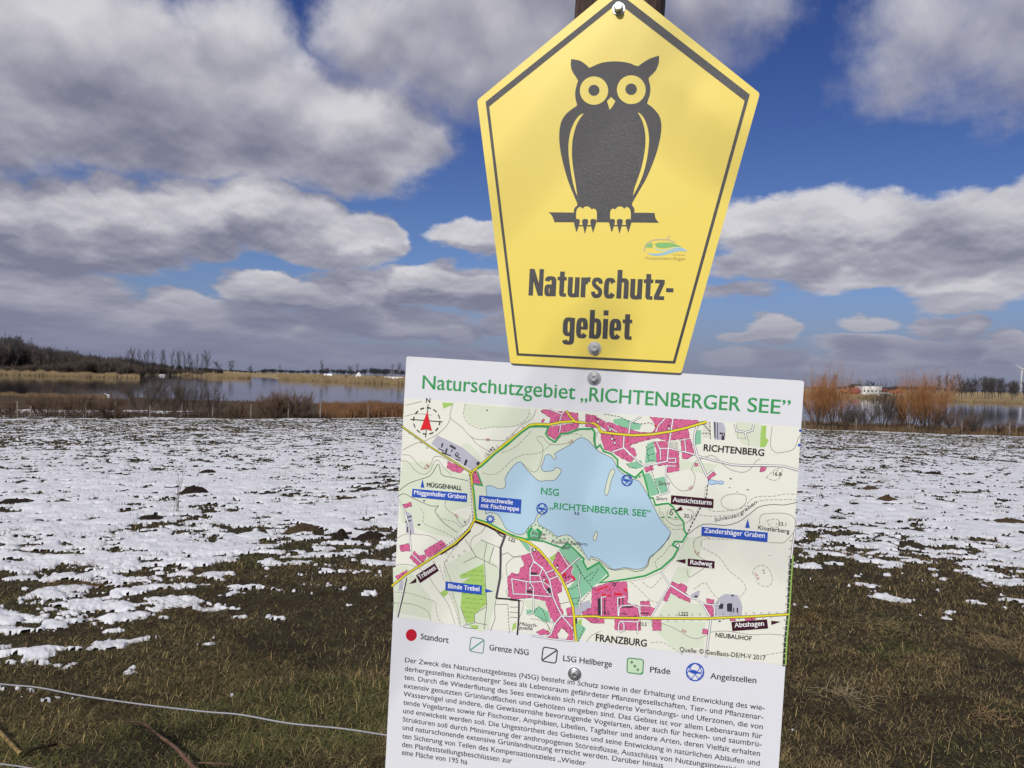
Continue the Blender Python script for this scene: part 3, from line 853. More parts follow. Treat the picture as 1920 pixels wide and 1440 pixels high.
def build_board():
    off = FACE_BOARD
    root = sign_root('map_board', 'white information board with a lake map, below the yellow owl sign on the post', 'information board')
    white = mat('board_white', (0.80, 0.812, 0.845), rough=0.38, spec=0.45, nscale=2.5, namt=0.012)
    # right and left edges run on below the picture
    plate('panel', [(762, 668), (1508, 714), (1441.5, 1720), (712, 1640)], off, 0.003, white, root)
    # title
    p = Print(off); tg = ink('title_green', 62, 158, 92)
    p.text('Naturschutzgebiet', (792, 728.6), (1078, 748.6), 25.5, tg, 1, bold=0.016, tall=True)
    p.text('„RICHTENBERGER', (1088.5, 751.2), (1387.6, 770.8), 26.5, tg, 1, bold=0.018)
    p.text('SEE”', (1401.4, 771.6), (1480.6, 777.4), 26.5, tg, 1, bold=0.018)
    p.build('title', root)
    # map
    p = Print(off)
    cream = ink('map_cream', 239, 240, 226); meadow = ink('map_meadow', 223, 232, 208); lake = ink('map_water', 186, 217, 235)
    pink = ink('map_pink', 220, 108, 152); park = ink('map_park', 142, 203, 165); lgreen = ink('map_marsh', 171, 209, 110)
    grey = ink('map_grey', 190, 190, 202); yellow = ink('map_yellow', 238, 224, 52); nsg = ink('map_border', 48, 166, 92)
    road = ink('map_road', 246, 246, 246); case = ink('map_casing', 70, 68, 66); brown = ink('map_brown', 66, 32, 24)
    cont = ink('map_contour', 158, 150, 138); shore = ink('map_shore', 105, 110, 130); dots = ink('map_houses', 88, 40, 66)
    blue = ink('map_blue', 48, 88, 190); maroon = ink('map_maroon', 66, 24, 40); dark = ink('map_dark', 42, 42, 44)
    red = ink('map_red', 226, 40, 50); purple = ink('map_purple', 88, 78, 92); greytxt = ink('map_greytext', 110, 105, 108); lgrey = ink('map_greylines', 120, 118, 116)
    olive = ink('map_olive', 208, 204, 66); rtxt = ink('map_redtext', 190, 90, 90); wtxt = ink('map_white', 250, 250, 250)
    p.poly([(757.9, 747), (850, 753.2), (1100, 771.5), (1415, 794.7), (1502.3, 801), (1472.3, 1247.6), (1300, 1226), (1100, 1201.6), (949, 1183), (738.2, 1157.0)], cream, 1)
    # meadow tints
    for t in (ZA('830,690 1120,440 1310,275 1480,285 1460,340 1540,420 1600,350 1740,310 1890,310 1900,480')+ZB('75,450 140,500 260,550 270,620 410,705 480,650 540,880 590,945 710,930 830,1070 830,1160 855,1200')+ZD('790,290 740,380 650,480 500,555 330,580 100,610 180,550 180,520 100,430')+ZC('1830,515 1800,440 1660,280 1560,300 1450,250 1220,240 1000,140 830,70')+ZA('820,1110 800,820'),
              ZC('550,480 780,340 880,240 1000,330 960,420 1080,560 1000,800 940,1060 860,1080 690,1000 560,620'), ZB('800,560 1130,600 1040,690 860,640 800,650'),
              ZD('640,830 720,690 800,740 890,780 980,790 1050,890 600,895'), ZC('230,0 600,0 760,80 650,240 400,190 230,120'), ZA('720,80 1300,130 1340,190 1280,270 1100,290 900,300 770,260 720,180'),
              ZA('170,610 400,600 560,660 780,720 780,1000 560,1060 480,1240 160,1150 130,860'), ZA('700,440 760,440 850,520 880,600 800,600 720,520'), ZD('780,470 900,480 870,610 720,590'),
              ZB('1280,230 1500,250 1480,450 1330,420 1270,330'), ZC('80,500 200,480 440,800 420,960 90,900'), ZB('860,1220 1000,1210 960,1440 760,1440'), ZC('1260,790 1450,800 1480,880 1290,870'), ZD('500,930 1020,940 1000,1160 760,1180')):
        p.poly(t, meadow, 2)
    # grey estates, parks, marsh
    for t in (ZA('425,440 480,365 700,470 870,610 790,680 500,500'), ZD('1150,720 1190,700 1290,710 1320,760 1335,810 1330,890 1100,890 1100,780'), ZD('890,710 960,670 970,680 960,730 900,735'), ZC('1700,850 1850,790 1870,860 1760,930 1720,920'), ZB('1085,230 1170,240 1190,290 1185,390 1095,385'), ZA('190,1040 250,1080 275,1250 200,1240'), ZC('140,620 175,610 165,700 130,705')):
        p.poly(t, grey, 3)
    PARKS = [ZC('1690,540 1740,420 1800,440 1830,515 1920,470 1920,590 1870,690 1760,790 1740,860 1700,850 1640,700 1720,620'), ZD('0,490 105,430 180,520 100,605 0,680'), ZC('1570,340 1650,290 1790,420 1760,430 1700,500 1620,400'),
             ZC('1280,180 1320,140 1370,160 1430,170 1400,250 1290,240'), ZC('1720,960 1820,1050 1750,1170 1725,1080'), ZC('1280,880 1340,880 1400,850 1480,900 1500,980 1440,990 1350,920 1285,925'),
             ZB('230,210 300,200 470,255 455,300 350,300 230,240'), ZB('520,420 570,400 600,570 500,590 510,470'), ZB('935,310 980,300 980,420 930,430'), ZB('490,680 540,670 625,830 620,850 550,870'),
             ZB('580,720 665,700 700,830 640,850 600,770'), ZB('345,590 470,560 480,620 420,640 350,610'), ZC('1215,250 1300,290 1320,360 1290,350'), ZC('1190,0 1190,1')]
    for t in PARKS[:-1]: p.poly(t, park, 3)
    for t in (ZC('680,570 895,465 925,830 815,915 815,990 750,1000 690,850 700,720 670,700 700,640 780,590 690,600'), ZC('500,730 560,690 580,730 540,765'), ZA('525,70 620,75 610,95 535,125'), ZB('1500,265 1540,265 1535,370 1560,390 1530,450 1485,450 1490,340'), ZC('1490,410 1550,370 1570,390 1510,450'), ZC('1160,1010 1190,990 1190,1040 1150,1070'), ZC('770,1015 850,1020 850,1050 790,1045'), ZC('1430,1075 1480,1060 1500,1090 1440,1105'), ZC('1750,970 1780,960 1780,1020 1745,1010')):
        p.poly(t, lgreen, 4)
    # lake
    LK = ZA('925,822 960,818 1010,838 1050,848 1080,838 1095,815 1090,760 1110,715 1145,665 1180,625 1215,606 1240,612 1265,650 1310,700 1350,740 1400,778 1470,772 1530,772 1560,745 1598,688 1575,662 1545,655 1525,680 1485,688 1440,690 1415,665 1420,640 1440,590 1450,550 1480,537 1505,548 1530,580 1545,580 1548,560 1535,535 1570,510 1640,470 1690,440 1730,405 1760,390 1790,388 1830,405') \
       + ZB('40,420 75,460 110,490 160,515 210,540 235,570 255,610 280,650 330,690 390,725 440,735 470,770 500,820 540,890 580,970 620,1050 660,1110 700,1150 718,1175 712,1205') \
       + ZD('650,295 590,350 540,385 525,430 510,460 470,485 430,490 380,485 330,475 280,485 220,490 180,460 130,420 90,395 50,390') \
       + ZC('1890,410 1860,400 1850,435 1820,400 1790,345 1750,290 1710,245 1680,215 1640,205 1600,212 1560,222 1520,190 1470,155 1420,130 1385,95 1385,60 1440,5 1395,2 1365,60 1355,95 1320,120 1290,150 1270,190 1220,205 1160,185 1100,150 1075,110 1050,60 1020,20 990,10 960,5 930,10') \
       + ZA('915,1070 910,1000 925,940 922,880 918,830')
    LK = catmull(LK, True, 2)
    p.poly(LK, lake, 5); p.line(LK, 1.1, shore, 6, closed=True)
    p.line(ZD('718,190 700,230 640,300 540,400 525,460 480,500 420,510 340,485 240,500 180,480 110,420 40,400'), 1.0, case, 6)
    for t in ('215,640 235,640 240,665 215,720 205,760 195,810 180,855 165,865 155,840 160,800 170,755 180,720 195,670', '90,1172 92,1200 80,1245 62,1250 55,1235 65,1200 80,1175'):
        g = catmull(ZB(t), True, 2); p.poly(g, meadow, 6); p.line(g, 1.0, lgrey, 7, closed=True)
    pond = catmull(ZB('1045,735 1080,730 1120,742 1160,738 1173,752 1160,768 1120,760 1085,768 1045,765'), True, 2)
    p.poly(pond, lake, 6); p.line(pond, 0.9, blue, 7, closed=True)
    for c in ((ZA('362,955')[0], 2.3), (ZA('315,1170')[0], 3.0), (ZA('728,1145')[0], 2.2), (ZB('1235,720')[0], 2.2), (ZB('1225,797')[0], 1.6), (ZB('1290,833')[0], 1.3), (ZB('1380,815')[0], 2.0), (ZD('1515,500')[0], 1.8), (ZD('1520,522')[0], 1.8), (ZD('1568,372')[0], 1.3), (ZD('1140,935')[0], 2.6), (ZA('928,140')[0], 2.0), (ZD('1250,715')[0], 3), (ZD('593,1003')[0], 2.2)):
        p.disc(c[0], c[1], ink('map_darkpond', 70, 75, 110), 6, ry=c[1]*0.6, n=12)
    for a, r in ((ZB('1838,308')[0], 3.2), (ZB('1830,432')[0], 3.6)): p.disc((a[0]-1.6, a[1]), r*0.8, blue, 6, n=14)
    # contour lines
    for t, d in ((ZA('735,80 720,130 718,190 760,260 870,305 960,290 1080,290 1180,280 1260,240 1300,190 1310,130'), 1), (ZA('1370,130 1330,220 1240,270 1160,350 1090,410 1000,410 930,405 830,400 760,360 700,290 600,210 605,130 625,70'), 0),
                 (ZA('195,95 340,60'), 0), (ZA('190,195 290,170 430,185'), 0), (ZA('600,200 570,270 490,350 380,410 280,440 165,500'), 0), (ZA('780,370 830,440 930,500 960,510'), 0), (ZA('165,540 240,550 300,620 370,670 420,630 450,560 520,560 590,600'), 0),
                 (ZA('145,600 210,600 280,680 350,715 410,690 450,610 490,590 540,660 610,720'), 0), (ZA('130,870 220,800 330,760 420,725 480,630 500,640 520,720 620,745 760,775'), 2), (ZA('890,700 960,720 1030,700 1100,640 1160,580 1260,540 1370,530 1440,500 1570,390 1700,350 1790,370'), 1),
                 (ZA('1060,520 1130,500 1220,440 1330,320'), 1), (ZA('1250,620 1330,690 1380,680 1420,580 1430,470 1390,420 1380,380 1430,380 1480,440 1560,450 1680,430'), 0), (ZA('120,920 180,890 260,930 420,1000 490,1000 460,1040 490,1100 560,1170 660,1240'), 2),
                 (ZA('560,950 550,1000 590,1050 640,1080 680,1150 720,1180 760,1150 780,1080'), 0), (ZA('330,1020 360,1080 350,1150 420,1190 500,1220 590,1260 640,1300 660,1370'), 1), (ZC('110,240 190,200 300,200 430,220 520,290 600,330'), 0),
                 (ZC('95,480 200,470 300,500 390,560 440,640 500,720 560,800 600,880 640,1010'), 0), (ZC('80,720 230,730 380,780 460,810 470,880 490,960 530,1000'), 1), (ZC('70,820 200,820 320,850 400,900 420,980'), 0), (ZC('500,480 530,580 580,700 600,760 640,860 680,1020'), 1), (ZC('540,440 570,540 620,660 620,740 660,860 690,1030'), 0),
                 (ZC('700,250 640,320 580,400 540,480 560,600'), 1), (ZC('760,60 700,140 640,90 520,60 480,10'), 1), (ZC('920,110 880,180 800,230 780,300 810,370 830,400'), 0), (ZC('1110,580 1100,480 1150,420 1230,390'), 0), (ZC('1100,700 1120,780 1160,800 1250,800 1240,900 1210,960'), 0), (ZC('1320,960 1400,970 1470,1010 1500,1070'), 0),
                 (ZB('690,690 740,770 800,820 860,820 910,790 930,700 900,640 920,590 950,560'), 0), (ZB('960,560 1060,520 1110,540 1160,590 1230,640 1330,665 1400,640 1450,570 1490,550'), 0), (ZB('1590,270 1575,430 1620,495 1700,490 1780,460 1820,360 1860,320'), 0), (ZB('1150,900 1200,860 1300,850 1365,870 1360,930 1300,980 1230,985 1165,955 1150,900'), 0),
                 (ZB('1040,980 1100,1000 1250,990 1350,960 1420,890 1500,870 1600,870 1700,850 1810,855'), 1), (ZB('930,1020 1050,1040 1250,1030 1400,970 1480,910 1640,900 1810,900'), 1), (ZB('1480,1110 1490,1040 1540,1020 1680,1015 1760,1040 1795,1100 1780,1170 1700,1260 1640,1270 1560,1265'), 0), (ZB('1545,1080 1600,1065 1650,1080 1640,1130 1580,1135 1545,1080'), 1),
                 (ZB('1540,710 1590,660 1640,630 1675,640 1665,700 1610,735 1540,710'), 1), (ZB('915,1300 930,1240 1000,1210 1060,1235'), 0), (ZD('980,270 1000,235 1080,230 1250,240'), 1), (ZD('980,270 1000,310 1130,380 1220,500 1330,590 1365,660 1310,730'), 1), (ZD('915,250 925,330 960,380 1030,420'), 0), (ZD('1420,530 1440,480 1510,455 1570,500 1590,590 1560,635 1500,630 1450,590'), 1),
                 (ZD('380,600 470,680 540,750 620,780'), 1), (ZD('600,480 590,420 650,370 720,280'), 1), (ZD('640,560 570,640 530,640 470,590'), 1), (ZD('860,490 870,550 900,550 1020,470'), 0), (ZD('920,660 1010,605 1050,650 1100,720 1150,750'), 1), (ZD('560,920 760,1000 860,1060 940,1085 1030,1055'), 0), (ZD('550,1120 640,1115 730,1160 820,1220'), 1), (ZD('1050,1030 1200,1020 1400,1050 1560,1045 1700,1055'), 0), (ZD('0,1110 40,1060 120,1020'), 0), (ZD('1500,1230 1620,1210 1700,1200'), 1),
                 (ZB('640,1000 690,1080 760,1120 830,1110 900,1060 910,1000 860,980'), 0), (ZB('620,960 640,1060 730,1150 830,1150'), 1), (ZB('700,990 690,1040 760,1070 800,1060'), 0), (ZB('1810,920 1690,945 1600,940 1480,960 1400,1020 1300,1090 1180,1120 1000,1110 870,1195'), 2)):
        p.line(catmull(t, False, 3), 1.0 if d < 2 else 1.3, cont if d < 2 else lgrey, 7, dash=(6, 2.2) if d == 1 else None)
    # field drains and ditches
    for t in ('870,250 1040,320', '925,280 900,410 905,460 925,830 900,1055', '990,310 945,455', '715,455 830,400 1020,495', '730,245 790,340 830,400', '690,850 745,1005', '815,915 815,990', '925,850 815,915', '720,1020 820,995 930,1015', '995,830 1110,830', '1010,780 995,860 1000,960 960,1065', '1060,385 1110,365 1160,400 1230,405', '715,1020 720,1040 840,1050', '1000,170 1040,210 1090,230', '1700,800 1560,830', '1210,800 1235,800', '1130,855 1220,855', '1130,900 1215,905', '1130,945 1215,950'):
        p.line(ZC(t), 1.1, lgrey, 7)
    rng = random.Random(5)
    for i in range(11):                                  # marsh dashes
        for j in range(4):
            x = 700+j*58+(i % 2)*26; y = 520+i*42+j*4
            if inside(ZC(f'{x},{y}')[0], ZC('700,570 895,475 915,825 815,905 760,980 700,850 710,720')): p.line(ZC(f'{x-22},{y} {x+18},{y+2}'), 0.9, ink('map_marshline', 120, 150, 70), 7)
    # towns
    PINKS = [ZC('140,300 225,280 240,350 150,355'), ZC('232,410 275,348 310,390 365,385 385,400 345,465 310,490 240,420'), ZC('360,350 400,320 520,250 565,300 480,365 400,410 375,385'), ZC('100,580 210,520 205,560 125,610'),
             ZA('1410,150 1440,130 1560,150 1620,150 1640,145 1690,160 1745,165 1750,235 1490,255 1500,210'), ZA('1480,290 1755,250 1750,300 1600,350 1540,405 1480,370 1465,345'), ZA('1815,175 1915,190 1915,300 1810,285'), ZA('575,600 640,625 720,670 690,705 620,690 565,655'), ZA('800,690 835,690 885,800 870,810 800,795'), ZA('165,990 245,965 252,1005 185,1020'), ZA('1425,220 1445,222 1440,250 1415,245'),
             ZB('0,170 60,180 160,230 130,270 40,260 0,235'), ZB('130,275 140,245 200,235 260,260 450,320 560,325 600,270 540,190 720,205 960,220 950,250 850,280 720,310 560,335 400,345 200,330'),
             ZB('120,325 400,350 560,345 720,320 870,290 885,370 690,395 600,370 470,400 380,430 370,450 400,455 420,480 425,520 380,580 300,545 215,490 150,470 140,420 125,390'),
             ZB('570,405 620,400 690,395 700,455 780,465 790,500 795,650 690,670 690,600 610,610 595,540 600,470'), ZB('805,390 890,380 925,510 865,550 820,550'), ZB('490,630 565,605 575,640 510,665'), ZB('1490,620 1545,620 1520,660 1483,660'), ZB('1030,705 1085,655 1112,680 1040,735'), ZB('925,585 955,590 958,610 925,612'),
             ZC('1230,395 1310,370 1370,345 1410,370 1530,530 1600,650 1600,720 1560,730 1590,850 1620,910 1590,940 1540,1000 1500,950 1450,800 1330,770 1160,785 1120,760 1110,590 1150,545 1210,560 1230,500 1265,480'),
             ZC('1590,940 1700,940 1705,1160 1640,1150 1665,1100 1600,1040 1560,1100 1570,1142 1440,1130 1510,1100 1535,1000'), ZC('1545,400 1560,350 1620,400 1700,500 1680,540 1730,610 1620,660 1580,560 1520,460'), ZC('1370,1080 1430,1050 1480,1070 1500,1100 1400,1105'), ZC('1640,870 1690,850 1705,930 1650,930'),
             ZD('45,650 200,600 345,595 355,720 350,780 440,800 460,895 0,895 0,830 40,820'), ZD('460,765 540,760 545,810 585,825 555,890 465,890'), ZD('0,915 150,915 150,955 50,950'), ZD('240,915 460,920 465,1015 240,1010'), ZD('560,915 640,920 640,1015 565,1015'),
             ZD('730,595 800,620 810,605 865,640 850,690 890,740 885,775 790,735 720,690 690,765 655,760 700,650'), ZD('1000,790 1090,780 1095,890 1060,900'), ZD('1025,740 1090,750 1090,785 1030,780'), ZD('1225,910 1270,910 1280,930 1230,935'), ZD('1350,905 1440,900 1450,920 1360,935'), ZD('995,1000 1040,1005 1035,1050 990,1040'), ZC('1780,900 1860,870 1920,850 1920,925 1790,925'), ZC('1800,950 1920,950 1920,1000 1870,1000')]
    for t in PINKS:
        p.poly(t, pink, 8); p.line(t, 0.7, dots, 9, closed=True, dash=(7, 5))
    for t in PINKS:
        xs = [q[0] for q in t]; ys = [q[1] for q in t]
        area = (max(xs)-min(xs))*(max(ys)-min(ys))
        for _ in range(int(area/24)):
            c = (rng.uniform(min(xs), max(xs)), rng.uniform(min(ys), max(ys)))
            if inside(c, t):
                a = rng.choice((0.3, 0.3, 1.2, -0.5, 1.8)); l, w_ = rng.uniform(1.0, 2.6), rng.uniform(0.7, 1.2)
                ca, sa = math.cos(a), math.sin(a)
                p.poly([(c[0]+x*ca-y*sa, c[1]+x*sa+y*ca) for x, y in ((-l/2, -w_/2), (l/2, -w_/2), (l/2, w_/2), (-l/2, w_/2))], dots, 10)
    for z_, t in ((ZD, '90,660 190,628 188,640 95,672'), (ZD, '92,660 104,660 100,690 90,690'), (ZD, '192,648 204,648 202,672 192,672'), (ZD, '130,702 165,702 165,718 130,718'), (ZD, '175,710 205,710 205,724 175,722'), (ZD, '235,694 300,694 300,712 235,712'), (ZD, '322,655 345,655 345,680 322,676'), (ZC, '1610,545 1640,550 1630,580 1608,575'), (ZC, '1690,570 1725,600 1715,615 1685,590'), (ZC, '1455,610 1470,620 1462,640 1450,632'), (ZB, '345,385 355,378 352,412 343,410'), (ZB, '585,255 605,262 600,280 583,275')):
        p.poly(z_(t), red, 11)
    for z_, t in ((ZD, '1140,785 1172,785 1168,830 1130,828'), (ZD, '1202,785 1215,785 1215,850 1203,850'), (ZD, '1215,780 1248,783 1246,855 1215,852'), (ZD, '1255,820 1265,820 1265,860 1255,860'), (ZD, '1285,820 1298,820 1298,862 1285,860'), (ZD, '925,715 950,715 950,730 925,732'), (ZA, '490,480 545,505 540,512 488,488'), (ZA, '520,435 536,440 522,478 514,474'), (ZA, '590,465 600,448 650,478 640,495'), (ZA, '560,480 575,488 560,530 548,525'), (ZA, '520,515 605,545 600,556 518,524'), (ZA, '612,490 622,488 612,515 602,512'), (ZA, '735,580 755,590 735,640 718,632'), (ZA, '640,540 690,570 686,578 638,550'), (ZA, '645,575 690,590 688,597 645,584'), (ZA, '830,615 850,600 866,610 842,640'), (ZA, '200,1100 250,1088 250,1096 200,1112'), (ZA, '205,1190 215,1190 215,1240 206,1242'), (ZA, '190,1140 245,1125 245,1135 190,1150'), (ZA, '225,1225 240,1220 245,1262 232,1262'),
                  (ZB, '1092,235 1104,235 1104,370 1094,370'), (ZB, '1118,240 1124,240 1124,380 1118,380'), (ZB, '1140,320 1165,330 1160,340 1140,335'), (ZB, '1155,355 1180,360 1178,390 1155,385'), (ZD, '275,735 285,735 285,795 276,795'), (ZD, '305,735 315,735 315,795 306,795'), (ZD, '300,805 395,808 395,820 300,818'), (ZD, '280,868 350,870 350,876 280,875'), (ZD, '470,860 535,862 535,872 470,872'), (ZD, '95,740 120,742 120,880 96,880'), (ZD, '150,740 160,740 160,880 151,880'), (ZC, '1320,540 1380,545 1375,565 1320,560'), (ZC, '1280,700 1335,708 1335,730 1280,725'), (ZC, '1470,680 1505,690 1500,740 1465,735'), (ZC, '1725,955 1740,955 1735,1005 1722,1005')):
        p.poly(z_(t), ink('map_bld', 62, 58, 66), 11)
    # minor roads
    for z_, t, w_ in ((ZC, '1150,600 1320,630 1420,625', 1.8), (ZC, '1150,600 1165,735 1270,740 1510,762', 1.8), (ZC, '1280,625 1280,740', 1.4), (ZC, '1315,500 1315,640 1345,680 1345,900 1300,925', 1.8), (ZC, '1310,290 1325,380 1350,440 1320,500 1312,570 1400,570 1430,500 1350,450', 1.8), (ZC, '1350,440 1440,520 1490,610 1520,760 1560,850 1600,930 1700,1050', 2.0), (ZC, '1600,930 1540,1000 1500,1100 1440,1135', 2.0), (ZC, '1490,605 1585,570', 1.8), (ZC, '1400,570 1445,690 1500,750', 1.6), (ZC, '1580,570 1730,430 1768,405', 2.0), (ZC, '1590,370 1665,490', 1.7), (ZC, '1600,935 1710,940', 1.8), (ZC, '1430,625 1505,680', 1.6), (ZC, '1460,545 1530,520', 1.6), (ZC, '1620,650 1700,600', 1.6), (ZC, '1475,990 1520,990 1550,1010', 1.4), (ZC, '1330,1110 1500,1140 1700,1160', 2.0), (ZC, '1765,560 1750,660 1770,750 1750,930', 1.4),
                      (ZB, '220,490 320,455 460,590 500,610 690,570 700,460 740,205', 2.2), (ZB, '320,350 315,450 375,520', 2.0), (ZB, '360,335 375,240 470,185', 2.0), (ZB, '590,330 610,270 670,205', 1.8), (ZB, '600,405 630,470 635,560', 1.7), (ZB, '620,460 700,460', 1.7), (ZB, '695,545 762,545 762,580 700,580', 1.6), (ZB, '690,610 765,612', 1.6), (ZB, '690,600 680,640 680,740 705,830 620,860', 2.0), (ZB, '695,455 880,500 950,520', 2.0), (ZB, '840,385 850,490', 1.6), (ZB, '790,390 840,385', 1.6), (ZB, '180,270 260,320', 1.6), (ZA, '1490,130 1600,175 1620,150', 1.8), (ZA, '1595,250 1580,340', 1.6), (ZA, '1600,180 1580,240', 1.4), (ZB, '90,320 60,400 80,430', 1.6),
                      (ZD, '635,510 710,625', 2.2), (ZD, '715,625 555,890', 2.2), (ZD, '715,625 890,735 950,745 1000,800 1060,900', 2.4), (ZD, '985,780 1080,795 1095,830 1095,890', 2.0), (ZD, '1085,795 1140,790 1140,770', 1.6), (ZD, '165,722 125,730 128,885', 1.8), (ZD, '330,725 265,735 270,890', 1.8), (ZD, '275,890 280,820 300,803 400,795 445,820 460,890 455,925 440,940 290,935 275,960 272,1010 290,1025 320,1015 320,960 300,938', 1.9), (ZD, '435,1045 435,940', 1.7), (ZD, '445,820 470,800 540,805', 1.7), (ZA, '120,925 185,1030 225,1180 245,1410', 1.8), (ZC, '245,370 345,465', 1.8), (ZC, '240,340 225,120 180,0', 1.6)):
        p.line(z_(t), w_+1.1, case, 12); p.line(z_(t), w_, road, 13)
    for z_, t in ((ZB, '945,275 925,340 920,420 950,525 1030,700'), (ZB, '1030,232 965,240 945,275'), (ZB, '950,525 1100,565 1250,600 1380,608 1500,605 1690,612 1815,648'), (ZD, '1065,915 1020,1245'), (ZD, '1785,170 1770,250 1755,400'), (ZB, '1270,250 1285,310 1360,322 1370,380'), (ZB, '1430,255 1420,305 1360,322'), (ZB, '1030,700 1085,650')):
        p.line(z_(t), 4.0, case, 12); p.line(z_(t), 2.4, road, 13)
    # dark bank and dashed hedges
    p.line(ZC('200,590 165,760 120,945'), 5.0, case, 12); p.line(ZC('196,590 160,760 116,945'), 2.2, road, 13)
    p.line(ZB('1035,770 1028,870 980,960 900,1110 855,1210'), 2.0, dark, 12, dash=(5, 2.5))
    for t in (ZB('1018,790 1010,880 965,965 890,1090'), ZD('870,215 800,320 740,410 640,510 500,570 330,600'), ZD('1735,400 1725,640 1715,870 1690,1100 1680,1310')):
        p.line(t, 1.4, lgrey, 12, dash=(1.3, 2.2))
    p.line(ZB('1300,300 1290,370 1340,372 1385,380 1390,440'), 0.9, cont, 12, dash=(5, 2))
    for z_, t in ((ZC, '1115,830 1120,960 1130,1085'), (ZC, '1650,690 1700,690 1760,640 1770,540 1700,420'), (ZC, '1880,680 1770,820 1750,870'), (ZC, '1740,480 1800,590 1880,680'), (ZC, '1800,600 1880,540'), (ZC, '1690,780 1760,770 1735,830 1690,820'), (ZC, '1350,900 1390,850 1430,880 1470,980 1360,930'), (ZB, '510,440 530,560 600,570'), (ZB, '540,600 620,850'), (ZB, '150,165 290,190 380,240 470,250 540,240 590,265'), (ZA, '1010,970 1010,1060'), (ZD, '100,485 40,580 0,590'), (ZC, '1800,1040 1750,1160'), (ZC, '1460,980 1490,1060'), (ZC, '1250,240 1420,260 1560,300'), (ZB, '520,470 585,440'), (ZB, '525,520 590,500'), (ZB, '340,590 370,625 420,625'), (ZA, '770,720 785,900 795,1060 800,1130 760,1200 690,1265 600,1330 480,1410')):
        p.line(z_(t), 1.1, dark, 12, dash=(4, 2.4))
    for i in range(14):
        p.disc(ZD(f'{1748-i*5},{245+i*68}')[0], 1.5, ink('map_tree', 214, 214, 196), 11, n=10); p.ring(ZD(f'{1748-i*5},{245+i*68}')[0], 1.6, 0.6, cont, 12, n=10)
    for i in range(16):
        p.ring(ZD(f'{640+i*66},{884-(i*1.5)}')[0], 1.8, 0.6, cont, 11, n=10); p.ring(ZD(f'{560+i*68},{934-(i*2.2)}')[0], 1.8, 0.6, cont, 11, n=10)
    for t in (ZA('230,345 285,390 335,430 390,475'), ZA('1250,290 1160,355 1110,390 1020,465 915,550'), ZC('450,450 560,370 620,320 700,245'), ZC('565,440 620,400 675,390 725,350')):
        for c in t: p.ring(c, 1.8, 0.6, cont, 11, n=10)
    # hatch on allotments
    for z_, x0, y0 in ((ZB, 1000, 240), (ZB, 715, 405)):
        for i in range(7):
            for j in range(8):
                c = z_(f'{x0+i*(9 if x0 > 900 else 11)},{y0+j*(17 if x0 > 900 else 7)}')[0]; p.disc(c, 0.6, lgrey, 11, n=5)
    p.line(ZB('1055,230 1062,380'), 1.2, dark, 12, dash=(5, 2)); p.line(ZB('1000,250 1060,320'), 1.0, dark, 12); p.line(ZB('985,330 1060,330'), 1.0, dark, 12, dash=(4, 2))
    # main roads
    def yroad(t, w_, col=yellow): p.line(t, w_+1.8, case, 14); p.line(t, w_, col, 15)
    yroad(ZA('160,285 420,470 760,685 785,702'), 2.2, olive)
    y3 = ZA('785,705 795,820 805,900 820,1040 815,1125 770,1210 700,1280')+ZC('640,280 500,370 350,465 200,560 70,665')
    p.line([(a+1.2, b+1.6) for a, b in y3[5:9]], 5.0, brown, 13)
    yroad(y3, 3.0)
    p.line(ZC('815,82 930,122 1095,205'), 5.2, brown, 13)
    yroad(ZA('1640,145 1680,200 1722,240'), 3.0)
    yroad(ZA('785,702 860,640 1080,450 1310,275 1360,265 1490,268 1600,245 1700,240 1780,250 1870,255')+ZB('10,240 60,245 100,270 120,318 240,335 400,348 560,340 720,315 850,285 950,255 1030,232'), 3.6)
    yroad(ZC('820,65 930,105 1100,190 1300,270 1400,345 1500,460 1585,570 1650,710 1700,850 1710,940 1715,1020 1730,1165'), 3.6)
    yroad(ZC('1715,938 1920,938')+ZD('120,903 300,905 560,910 1000,912 1400,895 1740,875'), 3.2)
    p.disc(ZA('784,702')[0], 4.6, case, 16); p.disc(ZA('784,702')[0], 3.8, yellow, 17); p.disc(ZA('784,702')[0], 1.6, case, 18)
    p.line(ZD('1752,400 1738,620 1725,880 1702,1110 1688,1320'), 4.4, ink('map_hedge', 48, 62, 50), 14, dash=(9, 1.2)); p.line(ZD('1768,370 1752,600 1735,880 1715,1100 1705,1310'), 2.6, ink('map_lime', 156, 190, 96), 15)
    p.line(ZC('1093,205 1050,320 1050,440 1045,590 1010,775'), 4.2, purple, 14); p.line(ZC('1010,160 1040,205 1085,230'), 2.4, purple, 13)
    p.line(ZC('1010,775 1120,782 1215,795 1213,950 1200,1105'), 3.0, dark, 14)
    # reserve boundary
    b1 = ZA('840,665 880,640 1000,530 1110,450 1230,345 1310,288 1400,284 1480,290 1455,350 1480,390 1540,425 1595,350 1660,345 1700,330 1760,308 1870,305 1895,330 1890,400 1905,470')
    b2 = ZB('0,295 50,290 70,325 70,430 85,455 115,430 145,485 210,505 265,555 265,610 320,655 415,710 478,650 490,690 520,800 540,880 570,885 590,945 650,935 700,930 740,960 790,1040 830,1090 835,1160 858,1195')+ZD('820,255 755,250 735,280 785,310 740,390 640,480 500,545 330,575 110,605 185,545 180,520 105,430 20,480')+ZC('1830,515 1790,440 1800,420 1720,340 1650,280 1600,320 1540,300 1440,262 1270,240 1160,212 1040,150 930,92 832,62')+ZA('825,1060 810,880 800,810')
    p.line(b1, 3.0, nsg, 19); p.line(b2, 3.0, nsg, 19); p.line(ZA('840,690 885,815 805,800'), 2.6, nsg, 20)
